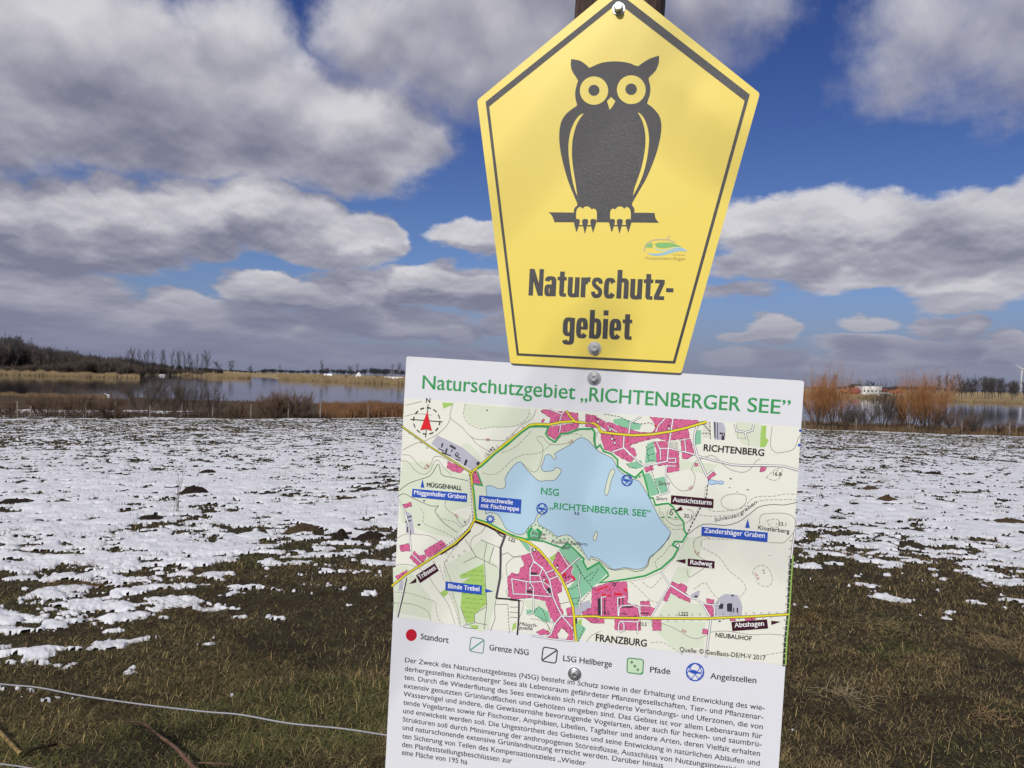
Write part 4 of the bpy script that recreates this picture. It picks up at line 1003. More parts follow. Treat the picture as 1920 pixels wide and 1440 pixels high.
    p.line(ZC('1310,240 1300,180 1330,140'), 4.5, nsg, 19); p.line(ZC('1395,235 1410,180 1375,150'), 4.5, nsg, 19); p.line(ZC('1290,150 1370,110 1440,150 1520,210 1580,250 1660,240 1740,310 1800,370'), 1.8, nsg, 19, dash=(4, 4))
    p.line(ZB('640,1050 780,1050'), 2.2, nsg, 19, dash=(5, 7)); p.line(ZB('415,715 480,690'), 2.6, nsg, 20, dash=(4, 3))
    # church and tower signs
    for c in (ZB('98,232'), ZB('200,300'), ZB('218,378'), ZB('240,412'), ZB('704,290'), ZC('1315,682'), ZC('1560,500'), ZC('1440,610'), ZC('1470,720')):
        p.disc(c[0], 2.9, dark, 20, n=14); p.disc(c[0], 1.9, wtxt, 21, n=14); p.line([(c[0][0], c[0][1]-3), (c[0][0]+.3, c[0][1]-8)], 0.9, dark, 21); p.line([(c[0][0]-1.8, c[0][1]-6), (c[0][0]+2, c[0][1]-5.8)], 0.9, dark, 21)
    for c in (ZB('724,1015'), ZD('237,618'), ZA('658,535'), ZB('1172,340')):
        p.ring(c[0], 2.8, 1.2, dark, 21, n=14)
    p.line(ZB('718,1000 724,980 745,985'), 1.2, dark, 21); p.disc(ZB('780,1292')[0], 3.0, wtxt, 21); p.ring(ZB('780,1292')[0], 3.2, 0.9, dark, 22)
    # waymarks
    def label(z_, box, col, lines, cap, z=23):
        p.poly(z_(box), col, z)
        for s_, t in lines:
            a, b = z_(t); p.text(s_, a, b, cap, wtxt, z+1, bold=0.026, tall=True)
    label(ZA, '258,845 750,888 745,965 252,918', blue, [('Müggenhaller Graben', '273,896 735,938')], 8.0)
    label(ZA, '858,905 1238,942 1230,1070 850,1032', blue, [('Stauschwelle', '878,960 1160,988'), ('mit Fischtreppe', '874,1013 1215,1047')], 8.0)
    label(ZC, '557,622 882,660 878,742 552,702', blue, [('Blinde Trebel', '578,683 858,712')], 8.4)
    label(ZB, '985,1130 1552,1180 1548,1262 982,1205', blue, [('Zandershäger Graben', '1007,1180 1525,1226')], 8.6)
    label(ZB, '724,860 1088,893 1084,972 720,935', maroon, [('Aussichtsturm', '738,916 1068,945')], 8.6)
    label(ZD, '866,397 1097,420 1094,482 864,460', maroon, [('Radweg', '888,446 1073,465')], 8.4)
    label(ZC, '288,570 458,460 494,525 325,637', maroon, [('Tribsees', '325,607 472,512')], 8.4)
    label(ZD, '1240,940 1545,918 1555,995 1248,1018', maroon, [('Abtshagen', '1268,988 1520,972')], 8.6)
    for z_, t, c in ((ZA, '348,760 364,835 330,832', blue), (ZC, '912,688 985,712 912,722', blue), (ZB, '1380,1060 1398,1140 1358,1138', blue), (ZB, '808,955 825,985 748,1005', maroon), (ZD, '762,415 848,402 846,440', maroon), (ZC, '228,645 290,592 292,632', maroon), (ZD, '1580,930 1662,938 1582,965', maroon)):
        p.poly(z_(t), c, 23)
    # compass
    c = ZA('385,235')[0]
    p.ring(c, 24.8, 2.0, dark, 23, n=48, dash=(8.5, 5.4)); p.poly(ZA('390,150 432,325 382,308 328,318'), red, 24)
    p.line(ZA('238,220 528,243'), 1.3, dark, 23); p.line(ZA('398,85 375,385'), 1.3, dark, 23); p.text('N', *ZA('379,69 415,72'), 8.6, dark, 23, bold=0.02)
    # names
    for s_, z_, t, cap, col, bo, sh in (
        ('RICHTENBERG', ZB, '1002,478 1518,524', 12.2, dark, .03, 0), ('FRANZBURG', ZD, '78,1102 512,1152', 13.0, dark, .03, 0), ('MÜGGENHALL', ZA, '386,828 700,858', 8.2, dark, .02, 0), ('NEUBAUHOF', ZD, '1104,1068 1412,1100', 8.2, dark, .025, 0),
        ('L192', ZA, '935,545 1003,488', 6.6, dark, .01, 0), ('L22', ZC, '1120,252 1176,272', 6.6, dark, .01, 0), ('L222', ZD, '790,885 870,888', 7.2, dark, .01, 0),
        ('NSG', ZA, '1413,892 1570,909', 12.6, nsg, .014, 0), ('Sport', ZB, '612,768 715,774', 6.8, greytxt, 0, .25), ('Sport', ZB, '592,898 692,905', 6.8, greytxt, 0, .25), ('Schleusen', ZB, '1097,1086 1310,1042', 6.6, greytxt, 0, .2), ('graben', ZB, '1318,1030 1462,925', 6.6, greytxt, 0, .2),
        ('23,1', ZB, '1640,1116 1708,1122', 6.6, dark, 0, 0), ('Klosterberg', ZB, '1468,1152 1736,1186', 7.6, dark, .004, 0), ('16,8', ZB, '1596,690 1668,695', 6.8, dark, 0, 0), ('20,1', ZB, '832,1048 898,1056', 6.6, dark, 0, 0),
        ('Fichte-', ZC, '1330,203 1468,212', 6.4, greytxt, .003, .2), ('stadion', ZC, '1322,238 1458,248', 6.4, greytxt, .003, .2), ('Rudolf-Seifert-', ZC, '1505,276 1838,304', 6.6, greytxt, 0, .25), ('Bad', ZC, '1602,328 1672,332', 6.6, greytxt, 0, .25), ('Mönch-', ZC, '1216,1018 1385,1034', 6.8, greytxt, .003, .25), ('quelle', ZC, '1206,1050 1338,1062', 6.8, greytxt, .003, .25),
        ('18,0', ZD, '138,876 197,880', 6.6, dark, 0, 0), ('20,5', ZD, '448,968 513,976', 6.6, dark, 0, 0), ('8,3', ZC, '1328,350 1370,354', 6.4, maroon, 0, 0), ('15,4', ZC, '1612,588 1668,596', 6.0, maroon, 0, 0), ('9,6', ZA, '1712,1078 1757,1081', 5.6, dark, 0, 0),
        ('20', ZA, '917,412 950,416', 5.0, rtxt, 0, 0), ('15', ZA, '378,668 408,636', 5.0, rtxt, 0, 0), ('10', ZA, '1676,440 1706,420', 5.0, rtxt, 0, 0), ('20', ZB, '882,818 912,796', 5.0, rtxt, 0, 0), ('15', ZB, '922,1350 955,1372', 5.0, rtxt, 0, 0), ('15', ZA, '636,1085 656,1108', 5.0, rtxt, 0, 0), ('20', ZD, '808,1018 848,1034', 4.8, rtxt, 0, 0), ('17,5', ZD, '1432,528 1462,580', 4.8, rtxt, 0, 0),
        ('Quelle: © GeoBasis-DE/M-V 2017', ZD, '796,1192 1532,1268', 8.6, ink('map_credit', 66, 66, 68), .010, 0)):
        a, b = z_(t); p.text(s_, a, b, cap, col, 25, bold=bo, shear=sh)
    p.text('„RICHTENBERGER SEE”', (1030.4, 953.2), (1219.4, 968.6), 12.2, nsg, 25, bold=0.014)
    p.disc(ZB('1626,1105')[0], 0.9, dark, 25, n=8); p.disc(ZB('1632,648')[0], 0.9, dark, 25, n=8)
    # fishing places and weir
    def fishing(c, r, z=25, fill=None):
        if fill: p.disc(c, r, fill, z)
        p.ring(c, r, r*0.15, blue, z+1)
        for a, b in (((-.72, -.62), (.45, .85)), ((-.45, .85), (.72, -.62)), ((-.95, .2), (-.35, -.9)), ((.95, .2), (.35, -.9)), ((-.8, -.5), (-.1, -1)), ((.8, -.5), (.1, -1)), ((-.9, .3), (-.3, .9)), ((.9, .3), (.3, .9))):
            p.line([(c[0]+a[0]*r*.98, c[1]+a[1]*r*.98), (c[0]+b[0]*r*.98, c[1]+b[1]*r*.98)], max(r*0.085, 0.9), blue, z+1)
        f = [(-.75, -.12), (-.5, -.2), (-.25, -.26), (0, -.22), (.3, -.05), (.55, .05), (.78, -.08), (.7, .15), (.82, .35), (.55, .2), (.25, .2), (-.1, .22), (-.4, .12), (-.62, .02)]
        p.poly([(c[0]+x*r, c[1]+y*r) for x, y in f], blue, z+2)
    fishing(ZA('1423,1025')[0], 10); fishing(ZB('345,733')[0], 10)
    c = ZA('957,1118')[0]
    st = [(c[0]+(9.6 if i % 2 == 0 else 5.6)*math.cos(i*math.pi/10), c[1]+(9.6 if i % 2 == 0 else 5.6)*math.sin(i*math.pi/10)) for i in range(20)]
    p.poly(st, blue, 25); p.poly([(c[0]+(5.2 if i % 2 == 0 else 2.8)*math.cos(i*math.pi/6), c[1]+(5.2 if i % 2 == 0 else 2.8)*math.sin(i*math.pi/6)) for i in range(12)], ink('map_pale', 214, 226, 240), 26)
    p.build('map_print', root)
    # legend
    p = Print(off)
    lt = ink('legend_text', 46, 46, 48)
    p.disc(ZC('246,1107')[0], 10.3, ink('legend_red', 196, 32, 52), 1, ry=11.2)
    for s_, a, b in (('Standort', ZC('329,1143')[0], ZC('580,1180')[0]), ('Grenze NSG', ZC('948,1243')[0], ZC('1300,1290')[0]), ('LSG Hellberge', (1055.9, 1239.2), (1147, 1250.8)), ('Pfade', ZD('544,1374')[0], ZD('715,1391')[0]), ('Angelstellen', (1331.6, 1272.3), (1417.8, 1281.2))):
        p.text(s_, a, b, 10.8, lt, 1, bold=0.022, tall=True)
    def rbox(q, r=5):
        out = []; n = len(q)
        for i in range(n):
            a, b, c_ = Vector(q[i-1]), Vector(q[i]), Vector(q[(i+1) % n])
            u0 = b+(a-b).normalized()*r; u1 = b+(c_-b).normalized()*r
            for k in range(6):
                t = k/5; out.append(tuple(u0*(1-t)**2 + b*2*t*(1-t) + u1*t*t))
        return out
    b1 = ZC('783,1124 903,1146 892,1274 768,1250'); p.line(rbox(b1), 1.9, ink('legend_greengrey', 110, 150, 130), 1, closed=True); p.line(ZC('775,1243 897,1155'), 2.4, ink('legend_green', 80, 165, 130), 2)
    b2 = ZC('1434,1213 1562,1237 1547,1362 1418,1340'); p.line(rbox(b2), 2.2, dark, 1, closed=True); p.line(ZC('1425,1332 1556,1244'), 2.4, dark, 2)
    b3 = ZD('350,1250 488,1265 480,1392 345,1375'); p.poly(rbox(b3), ink('legend_pale', 205, 230, 195), 1); p.line(rbox(b3), 2.2, ink('legend_green2', 92, 150, 110), 2, closed=True)
    for t in ('372,1288 385,1272 402,1286 388,1302', '398,1322 412,1306 428,1320 414,1336', '424,1352 438,1338 452,1350 440,1366'): p.poly(ZD(t), ink('legend_green3', 98, 140, 110), 2)
    p.poly(ZD('450,1392 480,1362 480,1388'), ink('legend_green4', 90, 165, 110), 3)
    fishing((1303.2, 1260), 16.2, 1)
    p.build('legend', root)
    p = Print(off); bt = ink('body_text', 48, 48, 52)
    for s_, a, b in BODY: p.text(s_, a, b, 9.3, bt, 1, bold=0.012, tall=True)
    p.build('body_text', root)
    bolt((1114, 708.8), off, root, 0.0090, 0.0048, 0.0070, 0.1)
    bolt((1077.4, 1262.8), off, root, 0.0090, 0.0048, 0.0070, 0.4)
build_board()

# ------------------------------------------------------------------ grass
def build_grass():
    m_ = mat('dry_grass', (0.06, 0.05, 0.02), rough=0.75, spec=0.25, attr='tint')
    rng = nrng(11)
    P, L_, W_, LEAN, COLR = [], [], [], [], []
    def add(x, y, n_len, wid, lean, col):
        P.append(np.stack([x, y], 1)); L_.append(n_len); W_.append(wid); LEAN.append(lean); COLR.append(col)
    soil = np.array([0.036, 0.026, 0.015]); olive = np.array([0.066, 0.055, 0.022]); green = np.array([0.062, 0.064, 0.021]); straw = np.array([0.24, 0.175, 0.085]); brown = np.array([0.108, 0.080, 0.038])
    def colour(x, y, n, strawp):
        a = fbm(x*0.55, y*0.55, 71, 4); g = fbm(x*0.9, y*0.9, 83, 4)
        c = np.where((g > 0.60)[:, None], green, np.where((a > 0.5)[:, None], olive, brown))
        c = np.where((rng.random(n) < strawp)[:, None], straw, c)
        c = np.where((rng.random(n) < 0.18)[:, None], soil, c)
        return c*(1.05+1.3*rng.random((n, 1)))*np.array([1.03, 1.02, 0.92])
    # matted turf in front
    n = 520000
    az = np.radians(rng.uniform(-42, 42, n)); u = rng.random(n)
    r = 1/(1/2.7 + u*(1/16.0-1/2.7)); x, y = r*np.sin(az), r*np.cos(az)
    s = snow_field(x, y)
    bare = fbm(x*1.1, y*1.1, 97, 4)
    k = ((s < 0.25) | (rng.random(n) < 0.015)) & (rng.random(n) < np.clip((bare-0.34)*5.5, 0.33, 1))
    x, y, r = x[k], y[k], r[k]; n = len(x)
    ln = rng.uniform(0.015, 0.062, n)*(0.4+1.5*fbm(x*1.6, y*1.6, 101, 4)); 
    add(x, y, ln, 0.0007+0.00021*r+rng.random(n)*0.0008, np.radians(rng.uniform(50, 94, n)), colour(x, y, n, 0.15))
    # tufts standing in the melted gaps and poking through the snow
    n = 75000
    az = np.radians(rng.uniform(-43, 43, n)); u = rng.random(n)
    r = np.sqrt(49 + u**1.25*(80**2-49)); x, y = r*np.sin(az), r*np.cos(az)
    s = snow_field(x, y); t = x/y
    k = (y < interp(T_EDGE, t)-0.5) & ((s < 0.15) | (rng.random(n) < 0.20))
    x, y, r = x[k], y[k], r[k]; m = len(x); q = 6
    x = np.repeat(x, q)+rng.normal(size=m*q)*0.055; y = np.repeat(y, q)+rng.normal(size=m*q)*0.035; r = np.repeat(r, q); n = m*q
    add(x, y, rng.uniform(0.03, 0.085, n), 0.0024+0.00040*r, np.radians(rng.uniform(15, 70, n)), colour(x, y, n, 0.05)*0.8)
    # scattered long pale stalks
    n = 420
    az = np.radians(rng.uniform(-40, 40, n)); r = 1/(1/2.9+rng.random(n)*(1/14.0-1/2.9)); x, y = r*np.sin(az), r*np.cos(az)
    cl = fbm(x*0.8, y*0.8, 131, 3) > 0.48; x, y, r = x[cl], y[cl], r[cl]; n = len(x)
    add(x, y, rng.uniform(0.08, 0.20, n), 0.0012+0.00018*r, np.radians(rng.uniform(40, 84, n)), np.tile(straw*1.25, (n, 1))*(0.7+0.5*rng.random((n, 1))))
    P = np.concatenate(P); ln = np.concatenate(L_)[:, None]; wd = np.concatenate(W_)[:, None]; le = np.concatenate(LEAN)[:, None]; co = np.concatenate(COLR)
    n = len(P); yaw = rng.random((n, 1))*2*math.pi
    z = ground_z(P[:, 0], P[:, 1])[:, None]
    base = np.concatenate([P, z-0.004], 1)
    h = np.concatenate([np.cos(yaw), np.sin(yaw), np.zeros((n, 1))], 1); side = np.concatenate([-np.sin(yaw), np.cos(yaw), np.zeros((n, 1))], 1)
    up = np.array([[0, 0, 1.0]])
    d0 = h*np.sin(le*0.7)+up*np.cos(le*0.7); d1 = h*np.sin(np.minimum(le*1.25, 1.62))+up*np.cos(np.minimum(le*1.25, 1.62))
    mid = base+d0*ln*0.5; tip = mid+d1*ln*0.55
    V = np.stack([base-side*wd*0.5, base+side*wd*0.5, mid+side*wd*0.4, mid-side*wd*0.4, tip], 1).reshape(-1, 3)
    ids = np.arange(n)[:, None]*5
    loops = np.concatenate([ids+np.array([[0, 1, 2, 3]]), ids+np.array([[3, 2, 4]])], 1).ravel()
    sizes = np.tile([4, 3], n).astype(np.int32)
    me = mesh_np('grass', V, loops, sizes, m_)
    cv = np.repeat(np.concatenate([co, np.ones((n, 1))], 1), 5, 0).astype(np.float32)
    a = me.attributes.new('tint', 'FLOAT_COLOR', 'POINT'); a.data.foreach_set('color', cv.ravel())
    tag(link('grass', me), 'matted brown and olive winter grass covering the field', 'grass', kind='stuff')
build_grass()

# ------------------------------------------------------------------ things lying in the field
def soil_mound(name, p, w, h, label, seed, m_, group=None):
    rng = nrng(seed); bm = bmesh.new(); rows = []
    N_, K = 26, 9
    off = rng.random(2)*50
    for k in range(K):
        f = k/(K-1); rr = w*0.5*(1-f); ring = []
        for i in range(N_):
            a = 2*math.pi*i/N_
            wob = 1+0.5*(float(vnoise(math.cos(a)*1.6+off[0], math.sin(a)*1.6+off[1], seed))-0.5)*2*0.6
            x, y = math.cos(a)*rr*wob, math.sin(a)*rr*wob*0.8
            z = h*(1-(1-f)**2)*1.0 + (float(fbm(np.array(x*18+off[0]), np.array(y*18+off[1]), seed, 3))-0.5)*h*0.75*(0.3+f) - 0.02
            ring.append(bm.verts.new((x, y, z)))
        rows.append(ring)
    for a, b in zip(rows, rows[1:]):
        for i in range(N_): bm.faces.new((a[i], a[(i+1) % N_], b[(i+1) % N_], b[i]))
    bm.faces.new(rows[-1])
    me = bpy.data.meshes.new(name); bm.to_mesh(me); bm.free(); me.materials.append(m_)
    o = link(name, me); o.location = (p.x, p.y, gz(p.x, p.y)+0.005)
    tag(o, label, 'molehill', group)
SOIL = mat('dark_soil', (0.022, 0.015, 0.011), rough=0.95, spec=0.1, nscale=40, namt=0.5, bump=1.0, bscale=60)
EARTH = mat('brown_earth', (0.060, 0.040, 0.023), rough=0.95, spec=0.1, nscale=40, namt=0.4, bump=1.0, bscale=60)
for i, (px, py, w, h, mm, lb) in enumerate([
    (362, 928, 0.50, 0.14, SOIL, 'dark molehill on the snow just behind the tall dry stalks'),
    (285, 971, 0.75, 0.07, SOIL, 'wide flat dark molehill on the snow left of the tall dry stalks'),
    (640, 1014, 0.24, 0.12, SOIL, 'lumpy upright clod of dark soil in the snow left of the map board'),
    (700, 1012, 0.45, 0.09, SOIL, 'dark molehill nearest the left edge of the map board'),
    (30, 940, 0.75, 0.07, SOIL, 'dark molehill on the snow at the far left'),
    (693, 921, 0.55, 0.07, SOIL, 'small dark molehill on the snow left of the compass on the map board'),
    (572, 998, 0.45, 0.08, EARTH, 'rusty brown mound with snow in front of it'),
    (1632, 921, 0.42, 0.10, EARTH, 'yellow-brown mound on the snow right of the map board'),
    (1663, 943, 0.46, 0.11, EARTH, 'brown mound on the snow, taller one right of the map board'),
    (1895, 980, 0.85, 0.08, EARTH, 'long low brown mound at the far right of the snow field'),
    (1750, 888, 0.60, 0.10, SOIL, 'small dark mound far out on the snow to the right'),
    (390, 887, 0.55, 0.10, SOIL, 'small dark molehill far out on the snow to the left')]):
    soil_mound('molehill', gpt(px, py), w, h, lb, 200+i, mm)

STALK = mat('dry_stalk', (0.075, 0.055, 0.038), rough=0.8, nscale=30, namt=0.3)
def stalks(px, py, hpx, n, label, seed, spread=0.25, r=0.0028):
    p = gpt(px, py); d = (p-EYE).length; H = hpx/F*p.y; rng = nrng(seed); segs = []
    for k in range(n):
        q = Vector((rng.normal()*0.03, rng.normal()*0.03, -0.04)); dr = Vector((rng.normal()*spread*0.4+spread*0.25, rng.normal()*spread*0.4, 1)).normalized()
        L_ = H*(0.45+0.55*rng.random()) if k else H; rr = r+0.00012*d
        for s in range(4):
            nx = q+dr*L_/4; segs.append(seg(q, nx, rr*(1-s*0.17), rr*(0.83-s*0.17))); q = nx
            dr = (dr+rand_perp(rng, dr)*0.07).normalized()
            if s > 1 and rng.random() < 0.5: segs.append(seg(q, q+(dr+rand_perp(rng, dr)*0.6)*L_*0.12, rr*0.6, rr*0.3))
    o = link('dry_stalks', strokes('dry_stalks', segs, STALK)); o.location = (p.x, p.y, gz(p.x, p.y))
    tag(o, label, 'dead plant')
stalks(330, 963, 98, 6, 'tall thin dry stalks standing in the snow beside a dark molehill', 1)
stalks(686, 970, 27, 2, 'two short dead stems in the snow near the left edge of the map board', 2, 0.08)
stalks(152, 1096, 34, 3, 'thin dry stem rising at the lower edge of the snow on the left', 3)
stalks(520, 1010, 16, 2, 'short slanting stalk poking out of the snow left of the rusty brown mound', 6, 0.5)

def grass_clump(px, py, w, h, n, col, label, seed, name='grass_tussock'):
    p = gpt(px, py); rng = nrng(seed); segs = []; bias = Vector((rng.normal()*0.6, rng.normal()*0.6)); n = int(n*1.6)
    m_ = mat('tussock_grass', col, rough=0.8, spec=0.2, nscale=18, namt=0.5)
    for k in range(n):
        a = rng.random()*6.283; q = math.sqrt(rng.random())
        b = Vector((rng.normal()*w*0.3, rng.normal()*w*0.3, -0.02))
        d = Vector((math.cos(a)*q*0.9+rng.normal()*0.75+bias.x, math.sin(a)*q*0.9+rng.normal()*0.75+bias.y, 0.25+0.55*rng.random())).normalized()
        L_ = h*(0.35+0.8*rng.random()); r = 0.0008+0.00013*p.y
        m1 = b+d*L_*0.5; d2 = (d+Vector((0, 0, -0.45))).normalized()
        segs.append(seg(b, m1, r, r*0.8)); segs.append(seg(m1, m1+d2*L_*0.5, r*0.8, r*0.2))
    o = link(name, strokes(name, segs, m_)); o.location = (p.x, p.y, gz(p.x, p.y))
    tag(o, label, 'grass tussock')
grass_clump(658, 1394, 0.10, 0.09, 60, (0.12, 0.16, 0.03), 'fresh green grass tuft under the wire left of the map board', 31)
grass_clump(145, 1105, 0.30, 0.16, 120, (0.14, 0.075, 0.03), 'rusty brown tussock at the lower edge of the snow on the left', 32)
grass_clump(345, 1148, 0.40, 0.15, 150, (0.13, 0.08, 0.033), 'brown dry tussock below the last snow strips left of the map board', 33)
grass_clump(1510, 1160, 0.40, 0.14, 160, (0.20, 0.12, 0.05), 'ginger tussock of dry grass beside the right edge of the map board', 34)
grass_clump(1880, 1215, 0.40, 0.16, 170, (0.26, 0.19, 0.10), 'straw-pale tussock of bent grass at the far right', 35)
grass_clump(1660, 905, 0.5, 0.16, 120, (0.14, 0.11, 0.04), 'yellowish tussock on the snow above the two brown mounds', 36)
grass_clump(1850, 1345, 0.22, 0.13, 110, (0.30, 0.20, 0.10), 'small pale orange tussock in the lower right grass', 37)
grass_clump(1640, 1180, 0.45, 0.16, 150, (0.24, 0.18, 0.09), 'dry straw-coloured tussock in the grass right of the map board', 38)
grass_clump(1590, 1310, 0.20, 0.20, 40, (0.34, 0.28, 0.17), 'thin upright pale grass stems near the lower right edge of the map board', 39)

# ---- wire and brambles close by
def smooth_tube(name, pts, r0, r1, m_, label, cat, bumps=0.0, seed=0, sides=8):
    rng = nrng(seed); P = catmull([tuple(p) for p in pts], False, 8) if False else None
    V = [Vector(p) for p in pts]; out = []
    for i in range(len(V)-1):
        p0 = V[max(i-1, 0)]; p1 = V[i]; p2 = V[i+1]; p3 = V[min(i+2, len(V)-1)]
        for s in range(8):
            t = s/8; out.append(0.5*((2*p1)+(-p0+p2)*t+(2*p0-5*p1+4*p2-p3)*t*t+(-p0+3*p1-3*p2+p3)*t**3))
    out.append(V[-1]); n = len(out); segs = []
    for i in range(n-1):
        a = r0+(r1-r0)*i/(n-1); b = r0+(r1-r0)*(i+1)/(n-1)
        segs.append(seg(out[i], out[i+1], a*(1+bumps*rng.normal()), b*(1+bumps*rng.normal())))
    o = link(name, strokes(name, segs, m_, sides))
    if label: tag(o, label, cat)
    return o
WIRE = mat('fence_wire', (0.40, 0.40, 0.42), rough=0.5, metal=0.35, nscale=200, namt=0.15)
pts = [at(x, y, Y) for x, y, Y in ((-420, 1240, 1.75), (-200, 1262, 1.6), (0, 1282.5, 1.46), (70, 1289, 1.42), (150, 1304, 1.37), (260, 1320, 1.31), (380, 1334, 1.26), (450, 1340, 1.23), (540, 1356, 1.19), (640, 1366, 1.15), (722, 1378, 1.12), (800, 1387, 1.10), (960, 1402, 1.09), (1050, 1412, 1.095))]
smooth_tube('fence_wire', pts, 0.0015, 0.0012, WIRE, 'pale grey fence wire running to the post behind the map board', 'wire')
pts = [at(x, y, Y) for x, y, Y in ((-420, 1392, 1.75), (-200, 1410, 1.6), (0, 1432.5, 1.46), (60, 1441, 1.42), (260, 1474, 1.31), (540, 1514, 1.19), (800, 1546, 1.10), (1040, 1572, 1.10))]
smooth_tube('fence_wire', pts, 0.0015, 0.0012, WIRE, 'lower pale grey fence wire just entering at the bottom left corner', 'wire')
CANE = mat('bramble_cane', (0.12, 0.062, 0.036), rough=0.6, nscale=60, namt=0.35)
CANE2 = mat('yellow_cane', (0.20, 0.14, 0.045), rough=0.6, nscale=60, namt=0.35)
def branch(px, r0, r1, m_, label, seed):
    """dry stem lying in the grass: (picture x, picture y, height above the ground)"""
    pts = []
    for x, y, h in px:
        p = gpt(x, y); k = 1-h/max(EYE.z-p.z, 0.1); q = EYE+(p-EYE)*k; pts.append(q)
    smooth_tube('dry_branch', pts, r0, r1, m_, label, 'branch', 0.14, seed, 7)
branch([(400, 1468, 0.05), (364, 1440, 0.08), (330, 1403, 0.10), (300, 1381, 0.10), (268, 1357, 0.10), (233, 1353, 0.06)], 0.0105, 0.0045, CANE, 'reddish brown dry stem slanting through the grass below the wire', 5)
branch([(-60, 1325, 0.10), (-20, 1358, 0.08), (0, 1374, 0.07), (20, 1395, 0.06), (40, 1415, 0.04)], 0.0085, 0.0105, CANE2, 'thick yellow-brown stick lying at the lower left edge', 6)
branch([(40, 1414, 0.03), (62, 1405, 0.05), (92, 1398, 0.05), (108, 1395, 0.03)], 0.009, 0.004, SOIL, 'dark rotten stick end touching the yellow-brown stick', 8)
branch([(430, 1434, 0.04), (395, 1431, 0.06), (366, 1430, 0.05)], 0.006, 0.003, CANE, 'short thin brown shoot at the bottom edge left of the map board', 7)

# ---- the bare tree behind the viewer whose twigs throw soft shadows over the signs
def shade_tree():
    root = thing('bare_tree', 'bare tree with long thin boughs standing in the field behind the viewer', 'tree', (-6.2, -7.5, gz(-6.2, -7.5)))
    base = Vector(root.location); rng = nrng(88)
    def onsign(px, py, D): return EYE + ray(px, py)*((BO-EYE).dot(BN)/ray(px, py).dot(BN)) + SUN_DIR*D - base
    trunk = [Vector((0, 0, -0.3)), Vector((0.1, 0.05, 2.4)), Vector((0.0, 0.2, 4.6)), Vector((-0.15, 0.1, 6.6)), Vector((-0.1, 0.0, 8.6)), Vector((0.05, 0.05, 10.4))]
    rad = [0.15, 0.125, 0.10, 0.07, 0.04, 0.015]
    link('trunk', strokes('trunk', [seg(trunk[i], trunk[i+1], rad[i], rad[i+1]) for i in range(5)], BARK0, 10), root)
    segs = []
    def bough(start, way, r):
        pts = [start]+way; fine = []
        for i in range(len(pts)-1):
            p0 = pts[max(i-1, 0)]; p1 = pts[i]; p2 = pts[i+1]; p3 = pts[min(i+2, len(pts)-1)]
            for s_ in range(6):
                t = s_/6; fine.append(0.5*((2*p1)+(-p0+p2)*t+(2*p0-5*p1+4*p2-p3)*t*t+(-p0+3*p1-3*p2+p3)*t**3)+Vector(rng.normal(size=3))*0.012)
        fine.append(pts[-1]); n = len(fine)
        for i in range(n-1):
            a = r*(1-0.7*i/n); b = r*(1-0.7*(i+1)/n); segs.append(seg(fine[i], fine[i+1], max(a, 0.003), max(b, 0.003)))
    D = 8.5
    bough(trunk[3], [onsign(1120, 190, D), onsign(1240, 235, D), onsign(1330, 290, D), onsign(1430, 320, D), onsign(1640, 400, D)], 0.0068)
    bough(trunk[2], [onsign(860, 1010, D-1), onsign(1060, 1015, D-1), onsign(1250, 1000, D-1), onsign(1390, 1012, D-1), onsign(1500, 1035, D-1), onsign(1700, 1090, D-1)], 0.0062)
    for k in range(9):
        i = 2+int(rng.integers(0, 3)); p = trunk[i].lerp(trunk[i+1], rng.random()); a = math.pi*(0.8+0.45*rng.random())
        d = Vector((math.cos(a), math.sin(a), 0.5)).normalized(); q = p
        for s_ in range(5):
            nq = q+d*0.42; segs.append(seg(q, nq, 0.03*(1-s_*0.17), 0.03*(0.83-s_*0.17))); q = nq; d = (d+rand_perp(rng, d)*0.25+Vector((0, 0, 0.1))).normalized()
    link('crown', strokes('crown', segs, BARK0, 6), root)
BARK0 = mat('tree_bark', (0.07, 0.055, 0.045), rough=0.9, nscale=20, namt=0.4, bump=0.6, bscale=30)
shade_tree()

# ------------------------------------------------------------------ fence line, shrubs and reeds at the foot of the field
def edge_pt(px, extra=0.0):
    """point on the far edge of the field in the direction of a picture column"""
    d = ray(px, 800); t = d.x/d.y; Y = float(interp(T_EDGE, t))+extra
    return Vector((t*Y, Y, gz(t*Y, Y)))
WOODP = mat('grey_fence_wood', (0.20, 0.17, 0.14), rough=0.9, nscale=8, namt=0.35)
def build_fence():
    root = thing('wire_fence', 'low wire fence of thin grey posts along the far edge of the snowy field', 'fence', edge_pt(960))
    rng = nrng(21); base = root.location
    cols = [33, 58, 160, 215, 280, 340, 398, 470, 540, 600, 690, 1508, 1605, 1704, 1804, 1893]
    tops = []
    for px in cols:
        p = edge_pt(px, 0.9); h = 1.25+0.2*rng.random(); r = 0.05+0.02*rng.random()
        if px in (600,): h, r = 1.5, 0.10
        if px in (58, 280): h, r = 1.05, 0.07
        lean = rng.normal()*0.04
        segs = [seg((0, 0, -0.3), (lean*0.5, 0, h*0.5), r*1.05, r), seg((lean*0.5, 0, h*0.5), (lean, 0.01, h), r, r*0.95)]
        me = strokes('post', segs, WOODP, 8)
        o = link('post', me, root); o.location = p-base
        tops.append((p-base, h))
    wm = mat('rusty_wire', (0.10, 0.085, 0.075), rough=0.7)
    for f in (0.35, 0.65, 0.92):
        segs = [seg(a[0]+Vector((0, -0.06, 1.2*f)), b[0]+Vector((0, -0.06, 1.2*f)), 0.004, 0.004) for a, b in zip(tops, tops[1:])]
        link('wire', strokes('wire', segs, wm), root)
build_fence()

